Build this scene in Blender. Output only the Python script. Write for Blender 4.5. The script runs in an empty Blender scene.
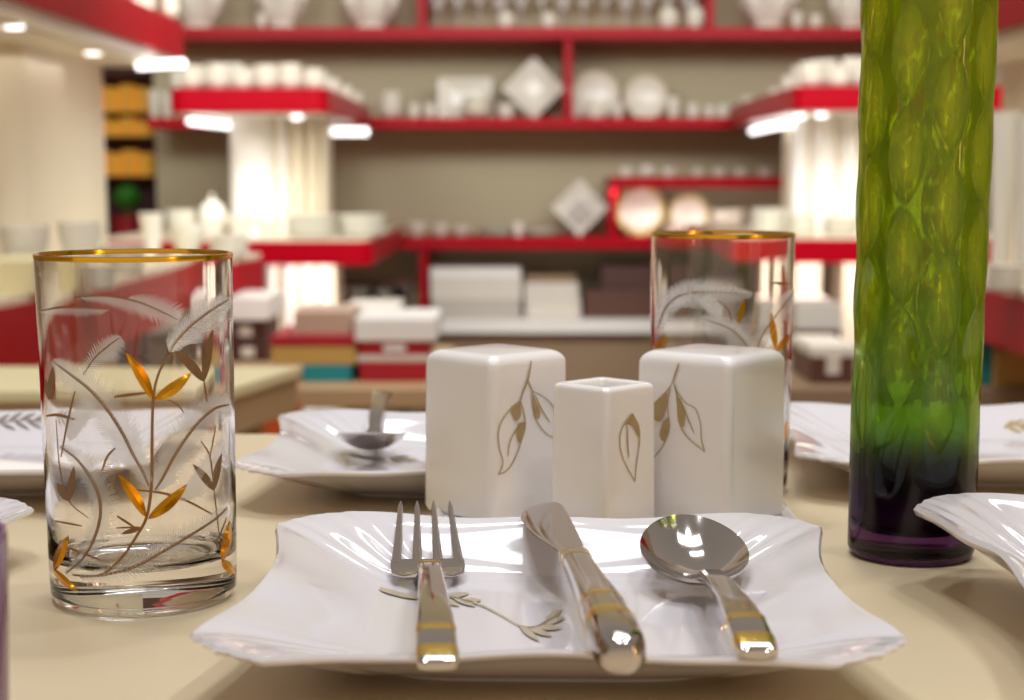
import bpy, math, random
from mathutils import Vector, Matrix
random.seed(7)
PI = math.pi
col = bpy.context.scene.collection
scn = bpy.context.scene

# ------------------------------------------------------------------ camera
F = 1700.0
EYE = Vector((0, 0, 0.91))
PY0 = 423.0
PITCH = math.atan((PY0 - 175) / F)
FW = Vector((0, math.cos(PITCH), -math.sin(PITCH)))
UP = Vector((0, math.sin(PITCH), math.cos(PITCH)))
RT = Vector((1, 0, 0))
cam_d = bpy.data.cameras.new('camera')
cam = bpy.data.objects.new('camera', cam_d)
col.objects.link(cam)
cam.location = EYE
cam.rotation_euler = (PI / 2 - PITCH, 0, 0)
cam_d.sensor_width = 36
cam_d.lens = 36 * F / 1024
cam_d.shift_y = (PY0 - 350) / 1024
cam_d.clip_start = 0.02
cam_d.dof.use_dof = True
cam_d.dof.focus_distance = 0.66
cam_d.dof.aperture_fstop = 11.5
scn.camera = cam


def ray(px, py):
    return RT * ((px - 512) / F) + FW + UP * ((PY0 - py) / F)


def at(px, py, Y=None, Z=None):
    d = ray(px, py)
    t = Y / d.y if Y is not None else (Z - EYE.z) / d.z
    return EYE + d * t


def xat(px, Y, py=300):
    return at(px, py, Y=Y).x


def zat(py, Y):
    return at(512, py, Y=Y).z


# ------------------------------------------------------------------ materials
def lin(c):
    r = []
    for v in c:
        v = v / 255.0
        r.append(v / 12.92 if v <= 0.04045 else ((v + 0.055) / 1.055) ** 2.4)
    return (r[0], r[1], r[2], 1)


def inp(n, k, v):
    if k in n.inputs:
        n.inputs[k].default_value = v


def mat(name, c, rough=0.4, metal=0.0, trans=0.0, ior=1.5, coat=0.0, var=0.05, scale=20.0, spec=0.5, emit=None, estr=0.0, sss=0.0, bump=0.0):
    m = bpy.data.materials.new(name)
    m.use_nodes = True
    nt = m.node_tree
    b = nt.nodes['Principled BSDF']
    base = lin(c)
    inp(b, 'Base Color', base)
    inp(b, 'Roughness', rough)
    inp(b, 'Metallic', metal)
    inp(b, 'Transmission Weight', trans)
    inp(b, 'IOR', ior)
    inp(b, 'Coat Weight', coat)
    inp(b, 'Coat Roughness', 0.04)
    inp(b, 'Specular IOR Level', spec)
    if sss:
        inp(b, 'Subsurface Weight', sss)
        inp(b, 'Subsurface Radius', (0.01, 0.008, 0.006))
        inp(b, 'Subsurface Scale', 0.5)
    if emit:
        inp(b, 'Emission Color', lin(emit))
        inp(b, 'Emission Strength', estr)
    if var > 0 or bump > 0:
        tc = nt.nodes.new('ShaderNodeTexCoord')
        no = nt.nodes.new('ShaderNodeTexNoise')
        no.inputs['Scale'].default_value = scale
        no.inputs['Detail'].default_value = 3
        nt.links.new(tc.outputs['Object'], no.inputs['Vector'])
        if var > 0:
            mx = nt.nodes.new('ShaderNodeMixRGB')
            mx.inputs[1].default_value = tuple(min(1, v * (1 - var)) for v in base[:3]) + (1,)
            mx.inputs[2].default_value = tuple(min(1, v * (1 + var)) for v in base[:3]) + (1,)
            nt.links.new(no.outputs['Fac'], mx.inputs[0])
            nt.links.new(mx.outputs[0], b.inputs['Base Color'])
        if bump > 0:
            bp = nt.nodes.new('ShaderNodeBump')
            bp.inputs['Strength'].default_value = bump
            bp.inputs['Distance'].default_value = 0.002
            nt.links.new(no.outputs['Fac'], bp.inputs['Height'])
            nt.links.new(bp.outputs[0], b.inputs['Normal'])
    return m


M = {}
M['porcelain'] = mat('porcelain', (228, 223, 226), 0.08, coat=0.6, var=0.01, scale=30)
M['porcelain_warm'] = mat('porcelain_warm', (242, 237, 234), 0.16, coat=0.5, var=0.01, sss=0.15)
M['ware'] = mat('white_ware', (236, 232, 218), 0.25, var=0.03, scale=8)
M['ware_shade'] = mat('cream_ware', (225, 212, 190), 0.3, var=0.04, scale=8)
M['red'] = mat('red_lacquer', (176, 0, 26), 0.35, var=0.06, scale=3, spec=0.12)
M['redbox'] = mat('red_card', (172, 14, 34), 0.5, var=0.06)
M['cream'] = mat('cream_panel', (232, 220, 196), 0.45, var=0.03, scale=4)
M['creamtop'] = mat('cream_yellow_top', (236, 224, 176), 0.4, var=0.03)
M['white'] = mat('white_panel', (244, 240, 234), 0.4, var=0.02, scale=4)
M['table'] = mat('table_cloth', (216, 197, 163), 0.36, var=0.10, scale=9, bump=0.05)
M['floor'] = mat('floor_brown', (134, 104, 70), 0.4, var=0.2, scale=3)
M['wall'] = mat('wall_taupe', (188, 178, 146), 0.7, var=0.05, scale=1.5)
M['taupe'] = mat('taupe_laminate', (150, 124, 96), 0.5, var=0.08, scale=5)
M['steel'] = mat('polished_steel', (196, 188, 184), 0.09, metal=1, var=0.03, scale=60)
M['gold'] = mat('gold_plate', (226, 190, 92), 0.24, metal=1, var=0.06, scale=80)
M['goldrim'] = mat('gold_rim', (240, 184, 48), 0.16, metal=1, var=0.06, scale=80)
M['goldleaf'] = mat('gilded_leaf', (220, 150, 16), 0.25, metal=0.8, var=0.25, scale=260)
M['stem'] = mat('bronze_stem', (142, 104, 58), 0.4, metal=0.3, var=0.15, scale=200)
M['brownleaf'] = mat('bronze_leaf', (132, 98, 60), 0.4, metal=0.3, var=0.15, scale=200)
M['decal'] = mat('gold_paint', (178, 152, 104), 0.4, metal=0.1, var=0.15, scale=200)
M['decal_dark'] = mat('grey_paint', (140, 128, 120), 0.4, var=0.15, scale=200)
M['decal_grey'] = mat('grey_gold_paint', (186, 172, 148), 0.4, metal=0.2, var=0.15, scale=200)
M['yellow'] = mat('mustard_card', (198, 160, 84), 0.5, var=0.05)
M['teal'] = mat('teal_card', (20, 140, 150), 0.5, var=0.05)
M['pink'] = mat('beige_pink_card', (200, 170, 148), 0.5, var=0.05)
M['brownbox'] = mat('dark_brown_card', (78, 42, 36), 0.45, var=0.1)
M['brownbox2'] = mat('chocolate_card', (92, 56, 42), 0.45, var=0.1)
M['tan'] = mat('tan_wood', (190, 158, 118), 0.45, var=0.12, scale=6)
M['black'] = mat('dark_case', (48, 40, 36), 0.4, var=0.1)
M['boxwhite'] = mat('white_card', (222, 214, 202), 0.5, var=0.04)
M['boxgrey'] = mat('grey_card', (190, 182, 172), 0.5, var=0.04)
M['amber'] = mat('amber_packet', (226, 166, 56), 0.4, var=0.25, scale=12, emit=(226, 160, 50), estr=0.35)  # self glow stands in for amber light falling on the packets
M['maroon'] = mat('maroon_wood', (84, 22, 26), 0.45, var=0.2, scale=6)
M['green'] = mat('leaf_green', (48, 130, 20), 0.5, var=0.35, scale=30)
M['tube'] = mat('lamp_white', (255, 255, 255), 0.5, var=0, emit=(255, 250, 250), estr=3.0)
M['purple'] = mat('purple_glass', (150, 112, 146), 0.08, trans=0.3, ior=1.45, var=0.05)
M['orange'] = mat('orange_card', (206, 88, 30), 0.5, var=0.05)


def glass_mat(name, c, rough=0.0, ior=1.47):
    m = bpy.data.materials.new(name)
    m.use_nodes = True
    nt = m.node_tree
    b = nt.nodes['Principled BSDF']
    inp(b, 'Base Color', lin(c))
    inp(b, 'Roughness', rough)
    inp(b, 'Transmission Weight', 1.0)
    inp(b, 'IOR', ior)
    return m


M['glass'] = glass_mat('clear_glass', (252, 250, 248))
M['shopglass'] = mat('shop_glass', (240, 238, 232), 0.1, trans=0.45, ior=1.3, var=0.02)


def frost_mat(name, alpha, c=(255, 254, 252)):
    m = bpy.data.materials.new(name)
    m.use_nodes = True
    nt = m.node_tree
    out = nt.nodes['Material Output']
    nt.nodes.remove(nt.nodes['Principled BSDF'])
    d = nt.nodes.new('ShaderNodeBsdfDiffuse')
    d.inputs[0].default_value = lin(c)
    tl = nt.nodes.new('ShaderNodeBsdfTranslucent')
    tl.inputs[0].default_value = lin(c)
    a = nt.nodes.new('ShaderNodeAddShader')
    m1 = nt.nodes.new('ShaderNodeMixShader')
    m1.inputs[0].default_value = 0.5
    nt.links.new(d.outputs[0], m1.inputs[1])
    nt.links.new(tl.outputs[0], m1.inputs[2])
    tr = nt.nodes.new('ShaderNodeBsdfTransparent')
    m2 = nt.nodes.new('ShaderNodeMixShader')
    tc = nt.nodes.new('ShaderNodeTexCoord')
    no = nt.nodes.new('ShaderNodeTexNoise')
    no.inputs['Scale'].default_value = 120
    nt.links.new(tc.outputs['Object'], no.inputs['Vector'])
    mr = nt.nodes.new('ShaderNodeMapRange')
    mr.inputs[3].default_value = alpha * 0.7
    mr.inputs[4].default_value = min(1, alpha * 1.3)
    nt.links.new(no.outputs['Fac'], mr.inputs[0])
    nt.links.new(mr.outputs[0], m2.inputs[0])
    nt.links.new(tr.outputs[0], m2.inputs[1])
    nt.links.new(m1.outputs[0], m2.inputs[2])
    nt.links.new(m2.outputs[0], out.inputs[0])
    nt.nodes.remove(a)
    return m


M['frost'] = frost_mat('etched_frost', 0.9)
M['frost_soft'] = frost_mat('etched_frost_soft', 0.42)


# ------------------------------------------------------------------ mesh tools
class MB:
    def __init__(s):
        s.v = []
        s.f = []

    def quad_grid(s, rows, close_u=False, flip=False):
        """rows: list of equal-length point lists"""
        o = len(s.v)
        n = len(rows[0])
        for r in rows:
            s.v.extend([tuple(p) for p in r])
        for i in range(len(rows) - 1):
            for j in range(n if close_u else n - 1):
                a = o + i * n + j
                b = o + i * n + (j + 1) % n
                c = o + (i + 1) * n + (j + 1) % n
                d = o + (i + 1) * n + j
                s.f.append((d, c, b, a) if flip else (a, b, c, d))
        return o

    def poly(s, pts, flip=False):
        o = len(s.v)
        s.v.extend([tuple(p) for p in pts])
        ids = list(range(o, o + len(pts)))
        s.f.append(tuple(reversed(ids)) if flip else tuple(ids))

    def box(s, x0, x1, y0, y1, z0, z1):
        o = len(s.v)
        s.v += [(x0, y0, z0), (x1, y0, z0), (x1, y1, z0), (x0, y1, z0), (x0, y0, z1), (x1, y0, z1), (x1, y1, z1), (x0, y1, z1)]
        for q in ((0, 3, 2, 1), (4, 5, 6, 7), (0, 1, 5, 4), (1, 2, 6, 5), (2, 3, 7, 6), (3, 0, 4, 7)):
            s.f.append(tuple(o + k for k in q))

    def lathe(s, prof, n=32, cx=0, cy=0):
        rows = []
        for r, z in prof:
            rows.append([(cx + r * math.cos(2 * PI * k / n), cy + r * math.sin(2 * PI * k / n), z) for k in range(n)])
        o = s.quad_grid(rows, close_u=True)
        return o

    def prism(s, pts, z0, z1):
        o = len(s.v)
        n = len(pts)
        s.v += [(p[0], p[1], z0) for p in pts] + [(p[0], p[1], z1) for p in pts]
        s.f.append(tuple(range(o + n - 1, o - 1, -1)))
        s.f.append(tuple(range(o + n, o + 2 * n)))
        for k in range(n):
            s.f.append((o + k, o + (k + 1) % n, o + n + (k + 1) % n, o + n + k))

    def tube(s, pts, r, n=8, cap=True):
        pts = [Vector(p) for p in pts]
        rows = []
        for i, p in enumerate(pts):
            t = (pts[min(i + 1, len(pts) - 1)] - pts[max(i - 1, 0)]).normalized()
            a = t.cross(Vector((0, 0, 1)))
            if a.length < 1e-4:
                a = Vector((1, 0, 0))
            a.normalize()
            b = t.cross(a)
            rr = r[i] if isinstance(r, (list, tuple)) else r
            rows.append([p + (a * math.cos(2 * PI * k / n) + b * math.sin(2 * PI * k / n)) * rr for k in range(n)])
        s.quad_grid(rows, close_u=True)
        if cap:
            s.poly(rows[0], True)
            s.poly(rows[-1])

    def loft(s, secs, n=24):
        """secs: (y, z, x, half width, half thickness, exponent)"""
        P = [Vector((q[2], q[0], q[1])) for q in secs]
        rows = []
        for i, q in enumerate(secs):
            t = (P[min(i + 1, len(P) - 1)] - P[max(i - 1, 0)]).normalized()
            nx = Vector((1, 0, 0))
            nz = nx.cross(t).normalized()
            e = q[5] if len(q) > 5 else 2.0
            row = []
            for k in range(n):
                a = 2 * PI * k / n
                c, d = math.cos(a), math.sin(a)
                row.append(P[i] + nx * q[3] * math.copysign(abs(c) ** (2 / e), c) + nz * q[4] * math.copysign(abs(d) ** (2 / e), d))
            rows.append(row)
        s.quad_grid(rows, close_u=True)
        s.poly(rows[0], True)
        s.poly(rows[-1])

    def build(s, name, m, parent=None, smooth=True, fix=True):
        me = bpy.data.meshes.new(name)
        me.from_pydata(s.v, [], s.f)
        if fix:
            import bmesh
            bm = bmesh.new()
            bm.from_mesh(me)
            bmesh.ops.remove_doubles(bm, verts=bm.verts, dist=1e-6)
            bmesh.ops.recalc_face_normals(bm, faces=bm.faces)
            bm.to_mesh(me)
            bm.free()
        me.materials.append(m)
        o = bpy.data.objects.new(name, me)
        col.objects.link(o)
        if parent:
            o.parent = parent
        if smooth:
            for p in me.polygons:
                p.use_smooth = True
            try:
                me.set_sharp_from_angle(angle=math.radians(42))
            except Exception:
                pass
        return o


def bevel(o, w=0.004, seg=2):
    md = o.modifiers.new('bevel', 'BEVEL')
    md.width = w
    md.segments = seg
    md.limit_method = 'ANGLE'
    return o


def interp(pts, n):
    """smooth Catmull-Rom resampling of 2D/3D point list"""
    P = [Vector(p) for p in pts]
    if len(P) == 2:
        return [P[0].lerp(P[1], k / (n - 1)) for k in range(n)]
    out = []
    S = len(P) - 1
    for k in range(n):
        u = k / (n - 1) * S
        i = min(int(u), S - 1)
        t = u - i
        p1, p2 = P[i], P[i + 1]
        p0 = P[i - 1] if i > 0 else p1 * 2 - p2
        p3 = P[i + 2] if i + 2 <= S else p2 * 2 - p1
        out.append(0.5 * ((2 * p1) + (p2 - p0) * t + (2 * p0 - 5 * p1 + 4 * p2 - p3) * t * t + (3 * p1 - p0 - 3 * p2 + p3) * t * t * t))
    return out


def tag(o, label=None, cat=None, group=None, kind=None):
    if label:
        o['label'] = label
    if cat:
        o['category'] = cat
    if group:
        o['group'] = group
    if kind:
        o['kind'] = kind
    return o


def empty(name, loc, rz=0, label=None, cat=None, group=None):
    o = bpy.data.objects.new(name, None)
    col.objects.link(o)
    o.empty_display_size = 0.02
    o.location = loc
    o.rotation_euler = (0, 0, rz)
    return tag(o, label, cat, group)


def copy_tree(o, parent=None):
    c = o.copy()
    col.objects.link(c)
    c.parent = parent
    for ch in list(o.children):
        copy_tree(ch, c)
    return c


def struct(name, mb, m, smooth=False):
    o = mb.build(name, m, smooth=smooth)
    o['kind'] = 'structure'
    return o


# ================================================================== SETTING
TZ = 0.75
YB = 6.9
b = MB(); b.box(-3.4, 3.4, -1.2, 9.0, -0.05, 0.0); struct('floor', b, M['floor'])
b = MB(); b.box(xat(160, YB), 3.4, YB, YB + 0.08, 0, 3.2); struct('wall_back', b, M['wall'])
b = MB(); b.box(-3.4, -3.3, -1.2, 9.0, 0, 3.2); struct('wall_left', b, M['wall'])
b = MB(); b.box(3.3, 3.4, -1.2, 9.0, 0, 3.2); struct('wall_right', b, M['wall'])
b = MB(); b.box(-3.4, 3.4, 9.0, 9.1, 0, 3.2); struct('wall_far', b, M['maroon'])

# ================================================================== TABLE
tb = empty('dining_table', (0, 0.6, 0), 0, 'cream covered dining table set with white plates, cutlery and glasses', 'table')
b = MB(); b.box(-1.0, 1.0, -0.52, 0.455, TZ - 0.03, TZ)
o = bevel(b.build('tabletop', M['table'], tb, smooth=False), 0.006, 3)
for sx in (-0.9, 0.9):
    for sy in (-0.45, 0.39):
        b = MB(); b.box(sx - .03, sx + .03, sy - .03, sy + .03, 0, TZ - 0.03)
        b.build('leg', M['tan'], tb, smooth=False)


# ================================================================== PLATES
def plate_outline(u):
    """u in 0..4 : side index + position -> (x, y) on the rim, corner closeness"""
    i = int(u) % 4
    t = (u - int(u)) * 2 - 1
    a = abs(t)
    A, L1, L2, D = 0.0975, 0.1085, 0.080, 0.0965
    a1 = 0.80
    sg = 1 if t >= 0 else -1
    if a < a1:
        q = a / a1
        x = A + (L1 - A) * q ** 1.7
        y = L2 * q
    else:
        q = (a - a1) / (1 - a1)
        x = L1 + (D - L1) * q
        y = L2 + (D - L2) * q
        sc = 0.0016 * abs(math.sin(PI * 2.5 * (0.08 + q * 0.92)))
        x += sc * 0.7
        y += sc * 0.7
    # soften the tip
    k = max(0, 1 - abs(a - a1) / 0.10)
    x -= 0.0012 * k * k
    y = y * sg
    ang = i * PI / 2
    return (x * math.cos(ang) - y * math.sin(ang), x * math.sin(ang) + y * math.cos(ang)), a


def rim_z(a):
    z = 0.0218
    z += 0.0012 * math.exp(-((a - 0.97) / 0.10) ** 2)
    z += 0.0006 * math.cos(a * 9)
    return z


def inner_sq(u, h, n=5.0):
    i = int(u) % 4
    t = (u - int(u)) * 2 - 1
    ang = i * PI / 2 + math.atan(t)
    c, s_ = abs(math.cos(ang)), abs(math.sin(ang))
    r = h / (c ** n + s_ ** n) ** (1 / n)
    return (r * math.cos(ang), r * math.sin(ang))


def plate_mesh():
    b = MB()
    NU = 288
    us = [4.0 * k / NU for k in range(NU)]
    rows = []
    W = 0.063   # half size of the well

    def ring(s, zfun, off=0.0):
        r = []
        for u in us:
            (ox, oy), a = plate_outline(u)
            ix, iy = inner_sq(u, W)
            x = ix + (ox - ix) * s
            y = iy + (oy - iy) * s
            # soft radial flutes in the rim near the corners
            r.append((x, y, zfun(s, a)))
        return r

    def ztop(s, a):
        base = 0.0065
        rz = rim_z(a)
        prof = s * s * (3 - 2 * s) * 0.55 + s ** 0.8 * 0.45
        fl = 0.0010 * max(0, (a - 0.66) / 0.34) * math.cos((a - 1) * 44) * math.sin(PI * s ** 0.8)
        return base + (rz - base) * prof + fl

    def zbot(s, a):
        return ztop(s, a) - 0.0038 + 0.0012 * s ** 4

    for q in (0.02, 0.3, 0.6, 0.85, 0.96):
        rows.append([(inner_sq(u, W * q, 2 + 3 * q)[0], inner_sq(u, W * q, 2 + 3 * q)[1], 0.0062) for u in us])
    for k in range(21):
        rows.append(ring(k / 20, ztop))
    # rounded lip
    lip = []
    for u in us:
        (ox, oy), a = plate_outline(u)
        d = math.hypot(ox, oy)
        e = 1 + 0.0012 / d
        lip.append((ox * e, oy * e, ztop(1, a) - 0.0012))
    rows.append(lip)
    for k in range(20, -1, -2):
        rows.append(ring(k / 20, zbot))
    F_ = 0.058
    for (h, z) in ((F_, 0.0026), (F_ - 0.001, 0.0), (F_ - 0.004, 0.0), (F_ - 0.005, 0.0022), (0.02, 0.0024), (0.001, 0.0024)):
        rows.append([(inner_sq(u, h)[0], inner_sq(u, h)[1], z) for u in us])
    b.quad_grid(rows, close_u=True)
    b.poly(rows[0])
    b.poly(rows[-1], True)
    return b


PC = Vector((0.0125, 0.582, TZ))
PRZ = -0.022
plate = empty('square_plate', PC, PRZ, 'white square plate in front holding the fork, knife and spoon', 'plate', 'ruffled white square plates on the table')
pm = plate_mesh().build('plate_body', M['porcelain'], plate)


# painted twig on the plate
def ribbon(b, pts, w, fn, n=24, taper=True):
    P = interp([(p[0], p[1], 0) for p in pts], n)
    L, R = [], []
    for i, p in enumerate(P):
        t = (P[min(i + 1, n - 1)] - P[max(i - 1, 0)])
        t.normalize()
        nn = Vector((-t.y, t.x, 0))
        ww = w * (0.35 + 0.65 * math.sin(PI * (0.12 + 0.76 * i / (n - 1)))) if taper else w
        L.append(fn(p.x + nn.x * ww / 2, p.y + nn.y * ww / 2))
        R.append(fn(p.x - nn.x * ww / 2, p.y - nn.y * ww / 2))
    b.quad_grid([L, R])


def leaf(b, tip, base, w, fn, n=14, bend=0.0, fnc=None):
    """almond leaf drawn between two pixel points"""
    T, B_ = Vector((tip[0], tip[1])), Vector((base[0], base[1]))
    d = T - B_
    nn = Vector((-d.y, d.x)).normalized()
    rows = [[], [], []]
    for i in range(n):
        t = i / (n - 1)
        c = B_ + d * t + nn * bend * math.sin(PI * t)
        ww = w * 0.5 * math.sin(PI * min(1, t ** 0.85)) ** 0.8 if 0 < t < 1 else 0.02
        rows[0].append(fn(c.x + nn.x * ww, c.y + nn.y * ww))
        rows[1].append((fnc if fnc and 0 < i < n - 1 else fn)(c.x, c.y))
        rows[2].append(fn(c.x - nn.x * ww, c.y - nn.y * ww))
    b.quad_grid(rows)


def on_well(px, py):
    p = at(px, py, Z=TZ + 0.0068)
    return Matrix.Rotation(-PRZ, 3, 'Z') @ (p - PC)


b = MB()
ribbon(b, [(369, 585), (388, 591), (409, 596), (430, 598)], 4.5, on_well)
ribbon(b, [(428, 597), (446, 596), (476, 603), (496, 612), (520, 626)], 1.6, on_well)
for q in ((446, 596, 470, 593), (452, 597, 476, 606), (462, 600, 482, 600), (440, 597, 460, 606)):
    leaf(b, (q[2], q[3]), (q[0], q[1]), 5, on_well)
ribbon(b, [(518, 625), (532, 627), (546, 622), (560, 613)], 2.2, on_well)
for q in ((520, 626, 540, 641), (528, 627, 552, 636), (536, 626, 562, 628), (540, 624, 566, 617), (545, 620, 562, 609)):
    leaf(b, (q[2], q[3]), (q[0], q[1]), 6, on_well)
o = b.build('painted_sprig', M['decal_grey'], plate, fix=False)
o['label'] = 'grey gold painted twig with small leaves'


def more_plate(cx, cy, rz, label, z=0.0):
    p = copy_tree(plate)
    p.location = (cx, cy, TZ + z)
    p.rotation_euler = (0, 0, rz)
    p['label'] = label
    _plates.append(p)
    return p


# back-left plate with spoon
_plates = []
_c = at(236, 462, Z=TZ + 0.022)
more_plate(_c.x + 0.107, _c.y + 0.080, 0.0, 'white square plate behind the left shaker, with a steel spoon on it')
more_plate(-0.278, 0.90, -0.06, 'white square plate behind the left gold rimmed tumbler')
_c = at(797, 452, Z=TZ + 0.022)
more_plate(_c.x + 0.107, _c.y + 0.080, 0.0, 'white square plate behind the tall green vase')
_c = at(913, 507, Z=TZ + 0.033)
_p = more_plate(_c.x + 0.1095, _c.y - 0.080, 0.0, 'deep white square plate at the right edge, its corner before the green vase')
_p.scale = (1, 1, 1.5)
_c = at(26, 509, Z=TZ + 0.022)
more_plate(_c.x - 0.106, _c.y - 0.080, 0.0, 'white square plate at the left edge, only a scalloped corner tip showing')


# painted sprigs of the two rear plates, laid on their curved surface
from mathutils.bvhtree import BVHTree
_bvh = BVHTree.FromPolygons([v.co.copy() for v in pm.data.vertices], [tuple(f.vertices) for f in pm.data.polygons])


def on_plate(p):
    Mi = (Matrix.Translation(p.location) @ Matrix.Rotation(p.rotation_euler.z, 4, 'Z')).inverted()

    def fn(px, py):
        o_ = Mi @ EYE
        d_ = (Mi.to_3x3() @ ray(px, py)).normalized()
        hit = _bvh.ray_cast(o_, d_)
        if hit[0] is not None and hit[1].z > 0:
            return hit[0] - d_ * 0.0004
        t = (0.015 - o_.z) / d_.z
        return o_ + d_ * t
    return fn


def drop_sprig(p):
    for c in list(p.children):
        if c.name.startswith('painted_sprig'):
            bpy.data.objects.remove(c)


drop_sprig(_plates[1]); drop_sprig(_plates[2])
fn = on_plate(_plates[1])
b = MB()
ribbon(b, [(-12, 424), (10, 421), (30, 420), (48, 423)], 1.6, fn)
for q in ((-4, 423, 10, 414), (8, 421, 23, 412), (20, 420, 36, 413), (0, 423, 16, 430), (14, 421, 30, 430), (26, 420, 43, 429), (34, 420, 48, 415)):
    leaf(b, (q[2], q[3]), (q[0], q[1]), 4, fn)
b.build('painted_sprig', M['decal_dark'], _plates[1], fix=False)['label'] = 'grey painted leaf twig'
fn = on_plate(_plates[2])
b = MB()
ribbon(b, [(1004, 428), (1016, 425), (1034, 427)], 1.6, fn)
for q in ((1004, 428, 1014, 420), (1010, 426, 1024, 419), (1008, 427, 1022, 433), (1018, 426, 1034, 432), (1020, 425, 1036, 420)):
    leaf(b, (q[2], q[3]), (q[0], q[1]), 4, fn)
b.build('painted_sprig', M['decal'], _plates[2], fix=False)['label'] = 'brown gold painted leaf twig'


# ================================================================== CUTLERY
def rz_of(dx, dy):
    return math.atan2(-dx, dy)


# ---- fork (local: y from handle end to tips, z above table)
def gold_bands(secs, ranges, parent):
    ys = [q[0] for q in secs]

    def sec(y):
        for i in range(len(ys) - 1):
            if ys[i] <= y <= ys[i + 1]:
                t = (y - ys[i]) / (ys[i + 1] - ys[i])
                return [secs[i][k] + (secs[i + 1][k] - secs[i][k]) * t for k in range(6)]
        return list(secs[-1])
    for y0, y1 in ranges:
        S = []
        for k in range(5):
            q = sec(y0 + (y1 - y0) * k / 4)
            g = 0.00016 if k in (1, 2, 3) else 0.00006
            q[3] += g
            q[4] += g
            S.append(tuple(q))
        bb = MB(); bb.loft(S, 28)
        g = bb.build('gold_band', M['gold'], parent)
        g['label'] = 'gold plated band'


HSEC = [(0.000, .0235, 0, .0040, .0012, 4), (0.0015, .0237, 0, .0058, .0020, 4), (0.010, .0246, 0, .0060, .0023, 4), (0.030, .0264, 0, .0058, .0024, 4),
        (0.06, .0268, 0, .0050, .0023, 4), (0.10, .0248, 0, .0043, .0021, 4), (0.130, .0222, 0, .0041, .0020, 4)]


def make_fork():
    root = empty('fork', (-0.0208, 0.462, TZ), 0)
    b = MB(); b.loft(HSEC + [(0.138, .0205, 0, .0040, .0020, 4)], 28)
    hd = b.build('handle', M['steel'], root)
    gold_bands(HSEC, [(0.004, 0.012), (0.024, 0.029), (0.1285, 0.1298)], hd)
    b = MB()
    # neck and palm
    b.loft([(0.134, .0210, 0, .0038, .0018, 3), (0.145, .0172, 0, .0036, .0017, 3), (0.156, .0125, 0, .0050, .0013, 3), (0.163, .0105, 0, .0095, .0010, 3),
            (0.169, .0102, 0, .0137, .0009, 4), (0.175, .0110, 0, .0144, .0009, 4), (0.182, .0122, 0, .0143, .0009, 5)], 28)
    for k in range(4):
        x0 = (-1.5 + k) * 0.0081
        x1 = (-1.5 + k) * 0.0068
        S = []
        for j in range(13):
            t = j / 12
            y = 0.179 + 0.056 * t
            z = 0.0116 + 0.0100 * t + 0.0035 * t * t
            S.append((y, z, x0 + (x1 - x0) * t, 0.0021 * (1 - 0.55 * t) * (0.35 if j == 12 else 1), 0.00095 * (1 - 0.2 * t), 2.6))
        b.loft(S, 14)
    b.build('fork_head', M['steel'], root)
    return root


fork = make_fork()
fork.rotation_euler.z = rz_of(-0.0154, 0.235)
tag(fork, 'steel table fork with gold bands lying on the front plate', 'fork')


def make_spoon():
    root = empty('spoon', (0.0710, 0.474, TZ), 0)
    hs = [(q[0] * 0.80, q[1], q[2], q[3], q[4], q[5]) for q in HSEC]
    b = MB(); b.loft(hs + [(0.110, .0207, 0, .0038, .0019, 3.5), (0.118, .0180, 0, .0036, .0016, 3), (0.124, .0164, 0, .0046, .0010, 3), (0.129, .0160, 0, .0060, .0006, 3)], 28)
    hd = b.build('handle', M['steel'], root)
    gold_bands(hs, [(0.004, 0.012), (0.023, 0.028)], hd)
    # bowl
    b = MB()
    L, Wd, D = 0.0335, 0.0202, 0.0090
    yc = 0.1570
    N, Rn = 64, 12

    def pt(s, a, lay):
        c, d = math.cos(a), math.sin(a)
        egg = 1 - 0.10 * d
        x = Wd * s * c * egg
        y = yc + L * s * d
        tilt = 0.0210 + 0.16 * (y - yc)
        z = tilt - D * (1 - s ** 2.2) - (0.0011 if lay else 0)
        return (x, y, z)
    rows = []
    for k in range(Rn + 1):
        s = max(0.02, k / Rn)
        rows.append([pt(s, 2 * PI * j / N, 0) for j in range(N)])
    for k in range(Rn, -1, -1):
        s = max(0.02, k / Rn)
        rows.append([pt(s, 2 * PI * j / N, 1) for j in range(N)])
    b.quad_grid(rows, close_u=True)
    b.poly(rows[0]); b.poly(rows[-1], True)
    b.build('spoon_bowl', M['steel'], root)
    return root


spoon = make_spoon()
spoon.rotation_euler.z = rz_of(-0.0035, 0.235) 
tag(spoon, 'steel tablespoon with gold bands lying on the front plate', 'spoon')
sp2 = copy_tree(spoon)
sp2.scale = (0.95, 0.95, 0.95)
sp2.location = (xat(384, 1.07, 400), 1.065, TZ + 0.001)
sp2.rotation_euler.z = PI + 0.03
tag(sp2, 'steel spoon on the plate behind the shakers, bowl towards the viewer', 'spoon')
fk2 = copy_tree(fork)
fk2.location = (-0.035, 1.105, TZ)
fk2.rotation_euler.z = PI + 0.02
tag(fk2, 'steel fork on the rear plate, mostly hidden behind the left shaker', 'fork')

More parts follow.
